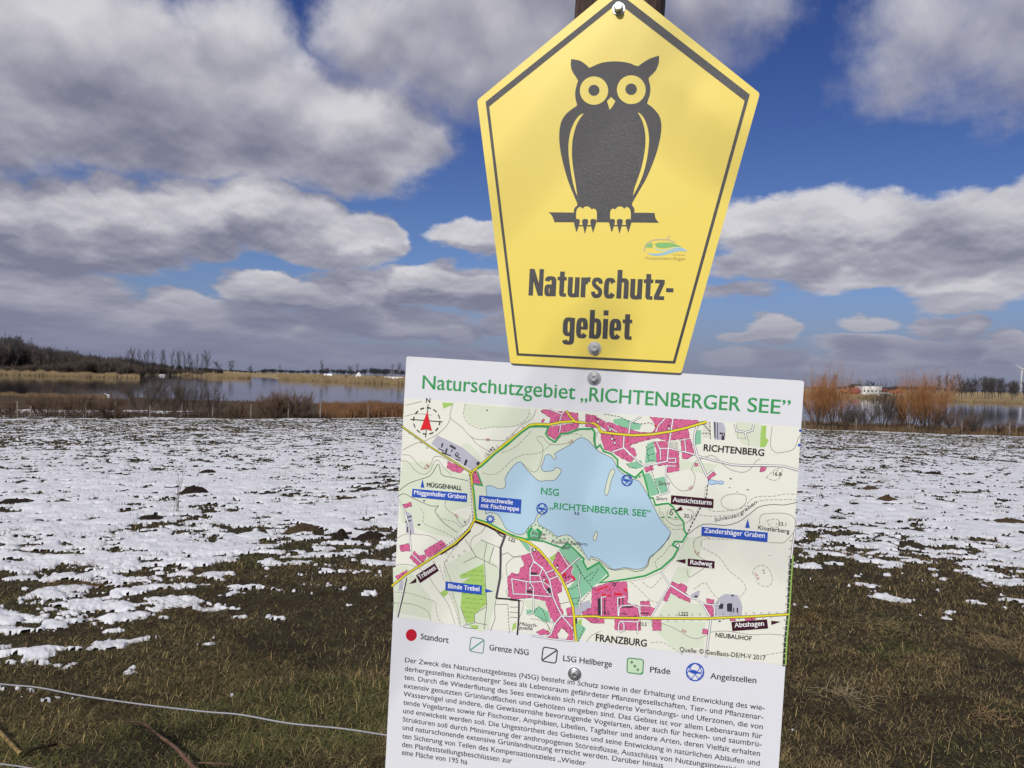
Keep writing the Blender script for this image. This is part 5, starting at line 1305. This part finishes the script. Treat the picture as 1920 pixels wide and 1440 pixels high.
BARK = mat('shrub_bark', (0.060, 0.043, 0.032), rough=0.9, nscale=3, namt=0.4)
TW = {
 'orange': mat('orange_twigs', (0.36, 0.165, 0.058), rough=0.7, nscale=1.2, namt=0.4),
 'brown': mat('brown_twigs', (0.125, 0.075, 0.042), rough=0.8, nscale=1.2, namt=0.35),
 'red': mat('red_brown_twigs', (0.135, 0.083, 0.054), rough=0.8, nscale=1.2, namt=0.35),
 'grey': mat('grey_twigs', (0.090, 0.068, 0.052), rough=0.8, nscale=1.2, namt=0.35)}
def place_shrub(px, ytop, ybase, wpx, kind, label, seed, dens=1.0, extra=None, name='bare_shrub', group=None, lean=None):
    d = ray(px, ybase); t = d.x/d.y
    e0 = float(interp(T_EDGE, t))
    Y = e0 + (1.6 if extra is None else extra)
    x = t*Y; z = gz(x, Y); top = at(px, ytop, Y)
    H = max(top.z-z, 0.5)*(0.93 if kind == 'orange' else 1.0); W = wpx/F*Y; rng = nrng(seed)
    st = int((15 if kind != 'orange' else 17)*max(1, W/2.2)*dens**0.5)
    nch = (9, 5) if kind == 'orange' else (10, 5)
    if dens > 1.3: nch = (nch[0]+2, nch[1]+1)
    big, small = shrub(rng, H*1.0, W, stems=st, nch=nch, rad=0.024*H/4, rmin=0.010 if kind != 'orange' else 0.0065, lean=lean if lean is not None else W/(2*H)*1.3, lf=(0.42, 0.5), up=0.35)
    root = thing(name, label, 'shrub', (x, Y, z), 0, group)
    link('stems', strokes('stems', big, BARK), root)
    A = np.array(small); zz = A[:, 5]/H
    if kind == 'orange':                               # young orange growth above, older grey-brown wood below
        lo = zz < 0.42+0.25*(rng.random(len(A))-0.5)*2
        link('lower_twigs', strokes('lower_twigs', A[lo], TW['brown']), root); A = A[~lo]
    link('twigs', strokes('twigs', A, TW[kind]), root)
SH = [
 (20, 756, 786, 40, 'brown', 'low brown shrub behind the fence at the far left', 1.0),
 (82, 742, 787, 56, 'brown', 'brown bare shrub beside the second fence post from the left', 1.2),
 (140, 738, 787, 62, 'brown', 'dense brown bare shrub at the fence below the reed peninsula', 1.2),
 (208, 745, 787, 84, 'red', 'low spreading reddish shrub right below the white swan', 1.4),
 (268, 716, 786, 66, 'grey', 'tall thin grey-brown bare shrub at the fence, tallest on the left', 0.6),
 (318, 728, 787, 58, 'grey', 'grey-brown bare shrub next to the tallest shrub on the left', 0.55),
 (358, 712, 785, 64, 'grey', 'sparse upright bare shrub in front of open water on the left', 0.5),
 (398, 736, 786, 44, 'grey', 'small bare shrub beside a fence post in front of the lake', 0.6),
 (448, 760, 788, 50, 'brown', 'low brown thicket between the bare shrubs and the rusty bush', 0.9),
 (512, 744, 789, 78, 'red', 'dense rusty bush at the fence left of the map board', 1.6),
 (556, 742, 789, 76, 'red', 'dense rusty bush touching the thick fence post', 1.6),
 (1532, 716, 811, 62, 'orange', 'orange-twigged willow next to the right edge of the map board', 1.4),
 (1562, 710, 812, 60, 'orange', 'second orange-twigged willow from the map board', 1.3),
 (1590, 768, 812, 36, 'grey', 'low grey shrub at the foot of the orange willows', 1.0),
 (1618, 770, 812, 42, 'grey', 'low grey shrub under the white building', 1.0),
 (1652, 738, 813, 48, 'grey', 'grey-brown upright shrub just right of the white building', 1.1),
 (1682, 764, 813, 38, 'brown', 'low brown shrub between the grey shrub and the big orange willow', 1.0),
 (1706, 722, 814, 66, 'orange', 'orange-twigged willow left of a fence post, right of the white building', 1.1),
 (1736, 716, 815, 78, 'orange', 'widest orange-twigged willow, in front of the right shore', 1.4),
 (1764, 770, 816, 44, 'red', 'low red-brown shrub at the foot of the widest willow', 1.0),
 (1792, 780, 817, 46, 'red', 'low reddish shrub beside the fence post right of the willows', 1.0),
 (1832, 778, 820, 46, 'grey', 'small grey shrub in front of dark water on the right', 0.9),
 (1868, 792, 822, 44, 'brown', 'small brown shrub near the right edge of the picture', 0.9),
 (1905, 790, 823, 40, 'brown', 'low brown shrub at the right edge of the picture', 0.9)]
for i, (px, yt, yb, w, kd, lb, dn) in enumerate(SH):
    place_shrub(px, yt, yb, w, kd, lb, 300+i, dn, name='orange_willow' if kd == 'orange' else 'bare_shrub')

def blades(name, gen, n, seed, m_, label, cat='reeds', wid=0.02):
    rng = nrng(seed); segs = []
    for k in range(n):
        x, y, h = gen(rng)
        if x is None: continue
        z = gz(x, y) if h > 0 else 0
        z = max(z, LAKE_Z-0.3) if y > 90 else z
        dx, dy = rng.normal()*0.12*h, rng.normal()*0.12*h
        segs.append((x, y, z-0.05, x+dx*0.4, y+dy*0.4, z+h*0.6, wid, wid*0.8)); segs.append((x+dx*0.4, y+dy*0.4, z+h*0.6, x+dx, y+dy, z+h, wid*0.8, wid*0.3))
    tag(link(name, strokes(name, segs, m_)), label, cat, kind='stuff')
def attr_tint(me, segs): pass
RB = mat('rusty_reed', (0.21, 0.105, 0.045), rough=0.85, nscale=0.8, namt=0.45)
RT = mat('tan_reed', (0.20, 0.13, 0.066), rough=0.85, nscale=0.5, namt=0.4)
RG = mat('pale_reed', (0.33, 0.24, 0.125), rough=0.85, nscale=0.12, namt=0.25)
RD = mat('brown_weeds', (0.085, 0.058, 0.036), rough=0.9, nscale=0.6, namt=0.5)
def along(x0, x1, e0, e1, h0, h1):
    def g(rng):
        px = rng.uniform(x0, x1); d = ray(px, 790); t = d.x/d.y; Y = float(interp(T_EDGE, t))+rng.uniform(e0, e1)
        return t*Y, Y, rng.uniform(h0, h1)*(0.6+0.8*float(vnoise(np.array(px*0.03), np.array(Y*0.3), 7)))
    return g
blades('rusty_reeds', along(598, 775, 1.5, 26, 0.7, 1.25), 9000, 41, RB, 'belt of rusty reeds behind the field left of the map board', wid=0.022)
blades('brown_weeds', along(-120, 620, 0.6, 9, 0.2, 0.55), 5500, 42, RD, 'strip of brown dead weeds along the foot of the field on the left', 'weeds', 0.018)
blades('brown_weeds', along(1440, 2050, 0.6, 6, 0.3, 0.8), 8000, 43, RT, 'strip of tan dead weeds under the willows on the right', 'weeds', 0.018)
def shore(x0, x1, a, b, h0, h1):
    def g(rng):
        px = rng.uniform(x0, x1); d = ray(px, 760); t = d.x/d.y; Y = float(interp(T_SHORE, t))+rng.uniform(a, b)
        return t*Y, Y, rng.uniform(h0, h1)*(0.5+float(vnoise(np.array(px*0.05), np.array(Y*0.1), 9)))
    return g
blades('near_shore_reeds', shore(-60, 200, -8, 2, 0.25, 0.6), 2600, 44, RT, 'tan reeds on the near lake shore at the left', wid=0.03)
blades('near_shore_sedge', shore(250, 800, -12, 1, 0.15, 0.4), 4000, 45, RD, 'dark sedge along the near lake shore left of the map board', 'sedge', wid=0.035)
blades('near_shore_reeds', shore(1480, 2000, -10, 1, 0.2, 0.6), 4000, 46, RT, 'tan reeds on the near lake shore at the right', wid=0.03)

# ------------------------------------------------------------------ far shore
def far_pt(px, extra=0.0):
    d = ray(px, 740); t = d.x/d.y; Y = float(interp(T_FAR, t))+extra
    return t*Y, Y
def belt(x0, x1, a, b, h0, h1):
    def g(rng):
        px = rng.uniform(x0, x1); x, Y = far_pt(px, rng.uniform(a, b))
        return x, Y, rng.uniform(h0, h1)*(0.7+0.6*float(vnoise(np.array(px*0.08), np.array(Y*0.03), 3)))
    return g
blades('reed_belt', belt(-150, 263, -6, 16, 1.5, 2.9), 9000, 51, RG, 'pale straw reed belt on the far shore below the dark wood at the left', wid=0.11)
blades('reed_belt', belt(340, 470, -6, 30, 2.0, 3.2), 5000, 52, RG, 'pale straw reed spit pointing into the channel', wid=0.13)
blades('reed_belt', belt(522, 790, -6, 40, 2.0, 3.6), 9000, 53, RG, 'pale straw reed belt left of the map board across the lake', wid=0.13)
blades('reed_belt', belt(1440, 2100, -5, 14, 1.4, 2.6), 9000, 54, RG, 'pale straw reed belt along the right far shore', wid=0.11)

WOOD = mat('far_bark', (0.040, 0.034, 0.032), rough=0.9, nscale=0.3, namt=0.35)
TWIG = mat('far_twigs_hazed', (0.074, 0.067, 0.068), rough=0.9, nscale=0.15, namt=0.4)  # paler and cooler than bark: distance haze is put into this colour
TWIGB = mat('far_twigs_brown', (0.085, 0.066, 0.054), rough=0.9, nscale=0.15, namt=0.35)
EVER = mat('far_evergreen', (0.022, 0.028, 0.022), rough=0.9, nscale=0.2, namt=0.5)
def combine(name, protos, places, m_):
    """one mesh from many placed copies of stick trees (a wood that reads as one mass)"""
    out = []
    for (k, x, y, z, s, a) in places:
        S_ = protos[k]; c, sn = math.cos(a), math.sin(a)
        T = S_.copy()
        for i in (0, 3):
            X = S_[:, i]*c-S_[:, i+1]*sn; Y = S_[:, i]*sn+S_[:, i+1]*c
            T[:, i] = X*s+x; T[:, i+1] = Y*s+y; T[:, i+2] = S_[:, i+2]*s+z
        T[:, 6:] *= max(s, 0.7)
        out.append(T)
    return strokes(name, np.concatenate(out), m_)
rng = nrng(61)
PB, PS, PALL = [], [], []
for k in range(5):
    b, s_ = bare_tree(nrng(70+k), 12, nch=(12, 6, 4), ang=(0.85, 0.8, 0.8), lf=(0.42, 0.5, 0.55), r=0.15, rmin=0.045, up=0.3, first=0.25, steps=2)
    PB.append(b); PS.append(s_); PALL.append(np.array(b+s_))
bushes = []
for k in range(3):
    b, s_ = shrub(nrng(90+k), 4.5, 5, stems=12, nch=(6, 4), rad=0.07, rmin=0.05, lean=0.6)
    bushes.append(np.array(b+s_))
def wood(x0, x1, e0, e1, prof, n, seed, bush=False):
    """places with tree tops that follow a skyline (pixels of the photograph)"""
    rng = nrng(seed); out = []
    for i in range(n):
        px = rng.uniform(x0, x1); f = rng.random(); x, Y = far_pt(px, e0+(e1-e0)*f)
        z = gz(x, Y); top = at(px, np.interp(px, *prof), Y).z
        H = (top-z)*(0.75+0.27*rng.random())
        if H < 1.5: H = 1.5
        out.append((int(rng.integers(0, 3 if bush else 5)), x, Y, z-0.2, H/(4.5 if bush else 12.0), rng.random()*6.28))
    return out
SKY_L = ([-200, 0, 20, 40, 62, 85, 100, 130, 150, 178, 186, 215, 240, 262, 300, 350, 400], [637, 641, 638, 646, 652, 657, 661, 663, 668, 673, 675, 674, 676, 680, 685, 688, 690])
tag(link('far_wood', combine('far_wood', PALL, wood(-160, 185, 25, 150, SKY_L, 330, 1), TWIG)), 'dark bare wood covering the low hill on the left shore', 'wood', kind='stuff')
tag(link('far_wood', combine('far_wood', PALL, wood(165, 300, 40, 130, SKY_L, 120, 2)+wood(280, 420, 60, 120, ([280, 330, 420], [683, 687, 694]), 110, 3), WOOD)), 'low dark wood below the row of poplars', 'wood', kind='stuff')
tag(link('far_scrub', combine('far_scrub', bushes, wood(-200, 230, 26, 75, ([-200, 0, 40, 100, 160, 230], [652, 654, 654, 668, 675, 680]), 260, 9, True)+wood(-150, 255, 12, 24, ([-150, 0, 130, 160, 200, 255], [690, 688, 684, 680, 682, 690]), 150, 4, True)+wood(190, 380, 8, 30, ([190, 300, 380], [682, 690, 697]), 120, 5, True), TWIGB)), 'brown scrub between the dark wood and the reeds', 'scrub', kind='stuff')
SKY_M = ([380, 420, 440, 470, 500, 560, 600, 640, 660, 700, 760, 800], [690, 694, 694, 697, 693, 696, 694, 694, 696, 693, 696, 698])
def ridge(x0, x1, Y0, Y1, prof, n, seed):
    rng = nrng(seed); out = []
    for i in range(n):
        px = rng.uniform(x0, x1); Y = rng.uniform(Y0, Y1); p = at(px, np.interp(px, *prof), Y); z = gz(p.x, Y)
        out.append((int(rng.integers(0, 5)), p.x, Y, z, max((p.z-z)*(0.7+0.35*rng.random()), 2)/12.0, rng.random()*6.28))
    return out
HZ = mat('distant_wood_hazed', (0.040, 0.044, 0.058), rough=0.95, nscale=0.05, namt=0.3)  # blue-grey base colour carries the air haze over the distant trees
tag(link('distant_forest', combine('distant_forest', [p*np.array([1.8, 1.8, 1, 1.8, 1.8, 1, 2.2, 2.2]) for p in PALL], ridge(380, 830, 1150, 1500, SKY_M, 330, 7), HZ)), 'thin band of distant forest on the horizon left of the map board', 'forest', kind='stuff')
SKY_R = ([1440, 1560, 1600, 1640, 1660, 1700, 1760, 1800, 1950], [728, 728, 722, 725, 727, 726, 726, 730, 735])
tag(link('distant_forest', combine('distant_forest', [p*np.array([1.8, 1.8, 1, 1.8, 1.8, 1, 2.2, 2.2]) for p in PALL], ridge(1440, 2000, 900, 1300, SKY_R, 260, 8), HZ)), 'thin band of distant forest on the horizon right of the map board', 'forest', kind='stuff')

# trees one can tell apart
def tree_proto(name, label, k, group=None, slim=False, m2=TWIG):
    root = thing(name, label, 'tree', (0, 0, 0), 0, group)
    b, s_ = (PB[k], PS[k])
    link('trunk', strokes('trunk', b, WOOD), root); link('crown', strokes('crown', s_, m2), root)
    return root
def slim_tree(name, label, seed, group=None, H=12.0):
    root = thing(name, label, 'tree', (0, 0, 0), 0, group)
    b, s_ = bare_tree(nrng(seed), H, nch=(20, 5), ang=(0.75, 0.7), lf=(0.24, 0.55), r=0.11, rmin=0.030, up=0.45, first=0.3, steps=2)
    link('trunk', strokes('trunk', b, WOOD), root); link('crown', strokes('crown', s_, TWIG), root)
    return root
GP = 'row of slender poplars on the far left shore'
LP = 'one of the slender bare poplars standing in a row on the far left shore'
pop = [slim_tree('bare_poplar', LP, 500+k, GP) for k in range(4)]
i = 0
rng = nrng(33)
for px, yt in [(239, 653), (246, 655), (253, 656), (261, 656), (268, 658), (276, 658), (289, 656), (299, 657), (309, 657), (320, 658), (331, 659), (339, 659), (348, 660), (353, 661), (362, 663), (369, 664), (378, 664), (388, 667)]:
    x, Y = far_pt(px, 118); Y = 505+0.35*(px-239); d = ray(px, 700); x = d.x/d.y*Y
    z = gz(x, Y); s = (at(px, yt, Y).z-z)/12.6
    o = pop[i] if i < 4 else dup(pop[i % 4], (x, Y, z))
    o.location = (x, Y, z-0.2); o.rotation_euler = (0, 0, rng.random()*6.28); o.scale = (s*0.95, s*0.95, s)
    i += 1
def single(px, yt, Y, k, label, wide=1.0, m2=TWIG, name='bare_tree', group=None):
    d = ray(px, 720); x = d.x/d.y*Y; z = gz(x, Y); s = max((at(px, yt, Y).z-z)/12.0, 0.15)
    o = tree_proto(name, label, k, group, m2=m2); o.location = (x, Y, z-0.2); o.scale = (s*wide, s*wide, s); o.rotation_euler = (0, 0, k*1.3+px)
    return o
single(27, 635, 545, 0, 'round-topped bare tree standing out above the wood at the far left', 1.2)
single(52, 644, 540, 1, 'bare tree rising from the hill wood, second from the left', 1.1)
single(387, 666, 650, 2, 'bare tree at the right end of the poplar row', 0.6)
single(412, 682, 690, 3, 'small round bare tree near the channel', 1.2)
single(432, 681, 690, 4, 'small round bare tree beside the tan field', 1.2)
single(468, 689, 780, 1, 'low bushy tree on the edge of the distant tan field', 1.6)
single(602, 682, 700, 2, 'lone tall bare tree on the far shore left of the map board', 0.55)
single(612, 692, 720, 0, 'dark shrubby tree at the foot of the lone tall tree', 1.4)
single(655, 690, 800, 3, 'small twin-topped tree on the distant skyline', 1.2)
single(748, 686, 760, 4, 'grey bare tree at the left edge of the map board', 0.9)
single(607, 707, 560, 1, 'small dark tree among the far reeds', 0.9, TWIGB)
single(648, 704, 545, 0, 'small brown tree among the far reeds', 1.0, TWIGB)
single(708, 706, 530, 2, 'low brown tree among the far reeds near the map board', 1.2, TWIGB)
single(425, 700, 700, 3, 'dark bush on the reed spit', 2.0, TWIGB)
single(522, 703, 690, 4, 'dark bush at the mouth of the channel', 1.8, TWIGB)
GR = 'dark bare trees of the grove on the right shore'
LR = 'one of the dark bare trees crowded in the grove on the right shore'
proto = [tree_proto('grove_tree', LR, k, GR) for k in range(5)]
PR = ([1740, 1760, 1790, 1800, 1820, 1850, 1870, 1890, 1905, 1960, 2080], [712, 709, 722, 720, 716, 714, 715, 718, 722, 718, 716])
rng = nrng(64)
for i in range(95):
    px = rng.uniform(1785, 2060); d = ray(px, 740); t = d.x/d.y; Y = float(interp(T_FAR, t))+rng.uniform(22, 110); x = t*Y; z = gz(x, Y)
    s = (at(px, np.interp(px, *PR), Y).z-z)/12.0*(0.82+0.22*rng.random())
    o = proto[i] if i < 5 else dup(proto[i % 5], (x, Y, z))
    o.location = (x, Y, z-0.2); o.scale = (s, s, s); o.rotation_euler = (0, 0, rng.random()*6.28)
for k, (px, yt) in enumerate(((1762, 709), (1774, 708), (1786, 711), (1798, 708))):
    single(px, yt, 560, k, ('tall thin grey tree left of the dark grove', 'second thin grey tree left of the dark grove', 'third thin grey tree left of the dark grove', 'thin grey tree overtopping the left end of the dark grove')[k], 0.7)
for k, (px, yt) in enumerate(((1600, 722), (1612, 719), (1630, 718), (1643, 720))):
    single(px, yt, 640, k, ('dark round tree behind the red-roofed house', 'dark round tree left behind the white building', 'dark tree behind the middle of the white building', 'dark tree behind the right end of the white building')[k], 1.3, EVER)

# ---- buildings far across the lake
WHITE = mat('white_render', (0.74, 0.73, 0.70), rough=0.8, nscale=0.4, namt=0.08)
CREAM = mat('cream_render', (0.62, 0.50, 0.34), rough=0.8, nscale=0.4, namt=0.1)
ORANGE = mat('orange_render', (0.42, 0.22, 0.09), rough=0.8, nscale=0.4, namt=0.1)
REDROOF = mat('red_roof_tiles', (0.24, 0.050, 0.044), rough=0.8, nscale=1.5, namt=0.2)
ORROOF = mat('orange_roof_tiles', (0.45, 0.15, 0.06), rough=0.8, nscale=1.5, namt=0.2)
GLASS = mat('window_glass', (0.03, 0.035, 0.045), rough=0.1)
SNOWROOF = mat('snowy_roof', (0.80, 0.81, 0.84), rough=0.7, nscale=0.5, namt=0.06)
DARKW = mat('dark_boards', (0.08, 0.06, 0.05), rough=0.9, nscale=2, namt=0.3)
def box(bm, x0, y0, z0, x1, y1, z1):
    v = [bm.verts.new(p) for p in ((x0, y0, z0), (x1, y0, z0), (x1, y1, z0), (x0, y1, z0), (x0, y0, z1), (x1, y0, z1), (x1, y1, z1), (x0, y1, z1))]
    for f in ((0, 3, 2, 1), (4, 5, 6, 7), (0, 1, 5, 4), (1, 2, 6, 5), (2, 3, 7, 6), (3, 0, 4, 7)): bm.faces.new([v[i] for i in f])
def bmo(name, bm, m_, parent):
    me = bpy.data.meshes.new(name); bm.to_mesh(me); bm.free(); me.materials.append(m_); return link(name, me, parent)
def house(px, py, Y, w, dpt, wall, roof, wm, rm, label, name='house', gable=False, rz=0.0, nwin=3, cat='house'):
    d = ray(px, py); x = d.x/d.y*Y; z = min(gz(x, Y), at(px, py, Y).z)
    root = thing(name, label, cat, (x, Y, z), rz)
    bm = bmesh.new(); box(bm, -w/2, 0, -1.5, w/2, dpt, wall); bmo('wall', bm, wm, root)
    bm = bmesh.new(); e = 0.35
    if roof > 0:
        if gable: pr = [(-w/2-e, wall-0.15), (0, wall+roof), (w/2+e, wall-0.15)]; A = [bm.verts.new((a, -e, b)) for a, b in pr]; B = [bm.verts.new((a, dpt+e, b)) for a, b in pr]
        else: pr = [(-e, wall-0.15), (dpt/2, wall+roof), (dpt+e, wall-0.15)]; A = [bm.verts.new((-w/2-e, a, b)) for a, b in pr]; B = [bm.verts.new((w/2+e, a, b)) for a, b in pr]
        bm.faces.new(A); bm.faces.new(B[::-1])
        for i in range(3): bm.faces.new((A[i], B[i], B[(i+1) % 3], A[(i+1) % 3]))
        bmesh.ops.recalc_face_normals(bm, faces=bm.faces)
    else: box(bm, -w/2-0.15, -0.15, wall, w/2+0.15, dpt+0.15, wall+0.35)
    bmo('roof', bm, rm, root)
    for k in range(nwin):
        bm = bmesh.new(); c = -w/2+w*(k+0.5)/nwin; box(bm, c-0.55, -0.06, wall*0.42, c+0.55, 0.02, wall*0.42+1.3); bmo('window', bm, GLASS, root)
    return root
house(1635, 742, 560, 14.2, 12, 6.6, 0, WHITE, SNOWROOF, 'white flat-roofed building across the lake on the right', 'white_building', nwin=5, cat='building')
house(1607, 738, 555, 5.2, 8, 2.6, 2.6, ORANGE, REDROOF, 'red-roofed house left of the white building', nwin=2)
house(1590, 738, 565, 5.0, 7, 2.2, 1.4, ORANGE, ORROOF, 'low orange house half hidden behind the second willow', nwin=2)
house(1605, 741, 545, 3.6, 5, 1.6, 1.5, ORANGE, REDROOF, 'small red-roofed shed in front of the red-roofed house', 'shed', nwin=1, cat='shed')
house(1664, 743, 552, 7.0, 5, 1.7, 0.9, WHITE, SNOWROOF, 'low white shed right of the white building', 'shed', nwin=2, cat='shed')
house(1663, 738, 600, 5.0, 7, 2.6, 2.4, CREAM, REDROOF, 'red-roofed house behind the low white shed', nwin=2)
house(1676, 742, 552, 3.6, 7, 2.2, 2.0, CREAM, ORROOF, 'cream gabled house beside the low white shed', gable=True, nwin=1)
house(1690, 741, 556, 4.8, 7, 2.6, 2.6, CREAM, ORROOF, 'cream gabled house at the foot of the orange willow', gable=True, nwin=1)
house(614, 703, 780, 7.5, 7, 2.0, 2.2, WHITE, SNOWROOF, 'white snow-roofed house near the lone tall tree', nwin=2)
house(672, 700, 900, 6.0, 7, 2.2, 4.0, WHITE, SNOWROOF, 'white gabled house on the distant skyline', gable=True, nwin=1)
house(737, 709, 800, 18, 6, 1.5, 0.9, WHITE, SNOWROOF, 'long low white shed at the left edge of the map board', 'long_shed', nwin=4, cat='shed')
house(127, 692, 452, 5.0, 4, 1.4, 0.9, DARKW, SNOWROOF, 'small hut with snowy roof at the foot of the left wood', 'hut', nwin=1, cat='hut')
house(303, 703, 645, 4.0, 4, 1.5, 0.8, WHITE, SNOWROOF, 'tiny white hut on the far shore below the poplars', 'hut', nwin=1, cat='hut')

# ---- wind turbine, pylons
def turbine():
    px, Y = 1901, 2100
    x = ray(px, 720).x/ray(px, 720).y*Y; z = gz(x, Y); hub = at(1915.5, 692.5, Y)
    x = hub.x; Hh = hub.z-z
    m_ = mat('turbine_white', (0.62, 0.63, 0.65), rough=0.5)
    root = thing('wind_turbine', 'white three-bladed wind turbine behind the grove at the right edge', 'wind turbine', (x, Y, z))
    link('tower', strokes('tower', [seg((0, 0, -3), (0, 0, Hh*0.5), 2.0, 1.6), seg((0, 0, Hh*0.5), (0, 0, Hh-1.0), 1.6, 1.2)], m_, 16), root)
    nac = link('nacelle', strokes('nacelle', [seg((0, -3.5, Hh), (0, 4.5, Hh), 1.9, 1.7)], m_, 10), root)
    link('hub', strokes('hub', [seg((0, -5.6, Hh), (0, -4.6, Hh), 0.5, 1.5), seg((0, -4.6, Hh), (0, -3.4, Hh), 1.5, 1.6)], m_, 12), root)
    for k in range(3):
        a = R(62+120*k)
        bm = bmesh.new(); L_ = 22.0; prev = None
        for j in range(9):
            f = j/8; c = (1.1+1.3*math.sin(min(f*6, 1)*math.pi*0.5))*(1-0.8*f); th = 0.35*(1-0.8*f)
            q = [bm.verts.new((u, w_, 1.0+f*L_)) for u, w_ in ((-c*0.35, 0), (0, -th), (c*0.65, 0), (0, th))]
            if prev:
                for i in range(4): bm.faces.new((prev[i], prev[(i+1) % 4], q[(i+1) % 4], q[i]))
            else: bm.faces.new(q[::-1])
            prev = q
        bm.faces.new(prev); bmesh.ops.recalc_face_normals(bm, faces=bm.faces)
        o = bmo('blade', bm, m_, root); o.location = (0, -4.4, Hh); o.rotation_euler = (0, a, 0)
turbine()
PYL = mat('galvanised_steel', (0.16, 0.16, 0.18), rough=0.6)
def pylon(px, yt, Y, label, w=4.0, arms=True):
    d = ray(px, 720); x = d.x/d.y*Y; z = gz(x, Y); H = at(px, yt, Y).z-z; segs = []
    for sx in (-1, 1):
        for sy in (-1, 1): segs.append(seg((sx*w/2, sy*w/2, -0.5), (sx*0.35, sy*0.35, H), 0.28, 0.22))
    n = 7
    for k in range(n):
        a, b = H*k/n, H*(k+1)/n; wa, wb = w/2+(0.35-w/2)*k/n, w/2+(0.35-w/2)*(k+1)/n
        for s in (-1, 1): segs.append(seg((-wa*s, -wa, a), (wb*s, -wb, b), 0.15, 0.15)); segs.append(seg((-wa*s, wa, a), (wb*s, wb, b), 0.15, 0.15))
    root = thing('power_pylon', label, 'pylon', (x, Y, z))
    link('tower', strokes('tower', segs, PYL), root)
    for f, l in ((0.80, 4.5), (0.93, 3.0)): link('cross_arm', strokes('cross_arm', [seg((-l, 0, H*f), (l, 0, H*f), 0.2, 0.2), seg((-l, 0, H*f), (0, 0, H*f+1.4), 0.13, 0.13), seg((l, 0, H*f), (0, 0, H*f+1.4), 0.13, 0.13)], PYL), root)
pylon(669, 681, 1300, 'faint power pylon on the skyline right of the lone tall tree')
pylon(735, 682, 1200, 'power pylon on the skyline close to the map board')
pylon(1544, 706, 900, 'power pylon above the willow next to the map board', 3.5)
pylon(1565, 703, 880, 'power pylon above the second willow', 3.5)
pylon(524, 684, 1500, 'thin pylon on the skyline above the channel')

# ---- swan
def swan():
    p = at(202, 742.5, 1.0); d = ray(202, 742.5); k = (LAKE_Z-EYE.z)/d.z; p = EYE+d*k
    m_ = mat('white_feathers', (0.85, 0.84, 0.80), rough=0.8); ob = mat('orange_bill', (0.7, 0.22, 0.03), rough=0.5)
    V = [(-0.75, 0, 0.30), (-0.5, 0, 0.22), (-0.15, 0, 0.2), (0.2, 0, 0.2), (0.45, 0, 0.22), (0.62, 0, 0.42), (0.60, 0, 0.66), (0.66, 0, 0.80), (0.80, 0, 0.80), (0.90, 0, 0.76)]
    Rr = [0.05, 0.20, 0.29, 0.27, 0.18, 0.085, 0.07, 0.075, 0.085, 0.05]
    me = bpy.data.meshes.new('swan'); me.from_pydata(V, [(i, i+1) for i in range(len(V)-1)], []); me.materials.append(m_)
    o = link('swan', me); md = o.modifiers.new('skin', 'SKIN'); o.modifiers.new('sub', 'SUBSURF').levels = 1
    for i, r in enumerate(Rr): me.skin_vertices[0].data[i].radius = (r, r)
    me.skin_vertices[0].data[3].use_root = True
    o.location = p; o.rotation_euler = (0, 0, R(200)); tag(o, 'tiny white swan swimming near the left lake shore', 'swan')
    o.scale = (0.62,)*3
    link('bill', strokes('bill', [seg((0.90, 0, 0.76), (1.04, 0, 0.70), 0.045, 0.015)], ob, 8), o)
swan()
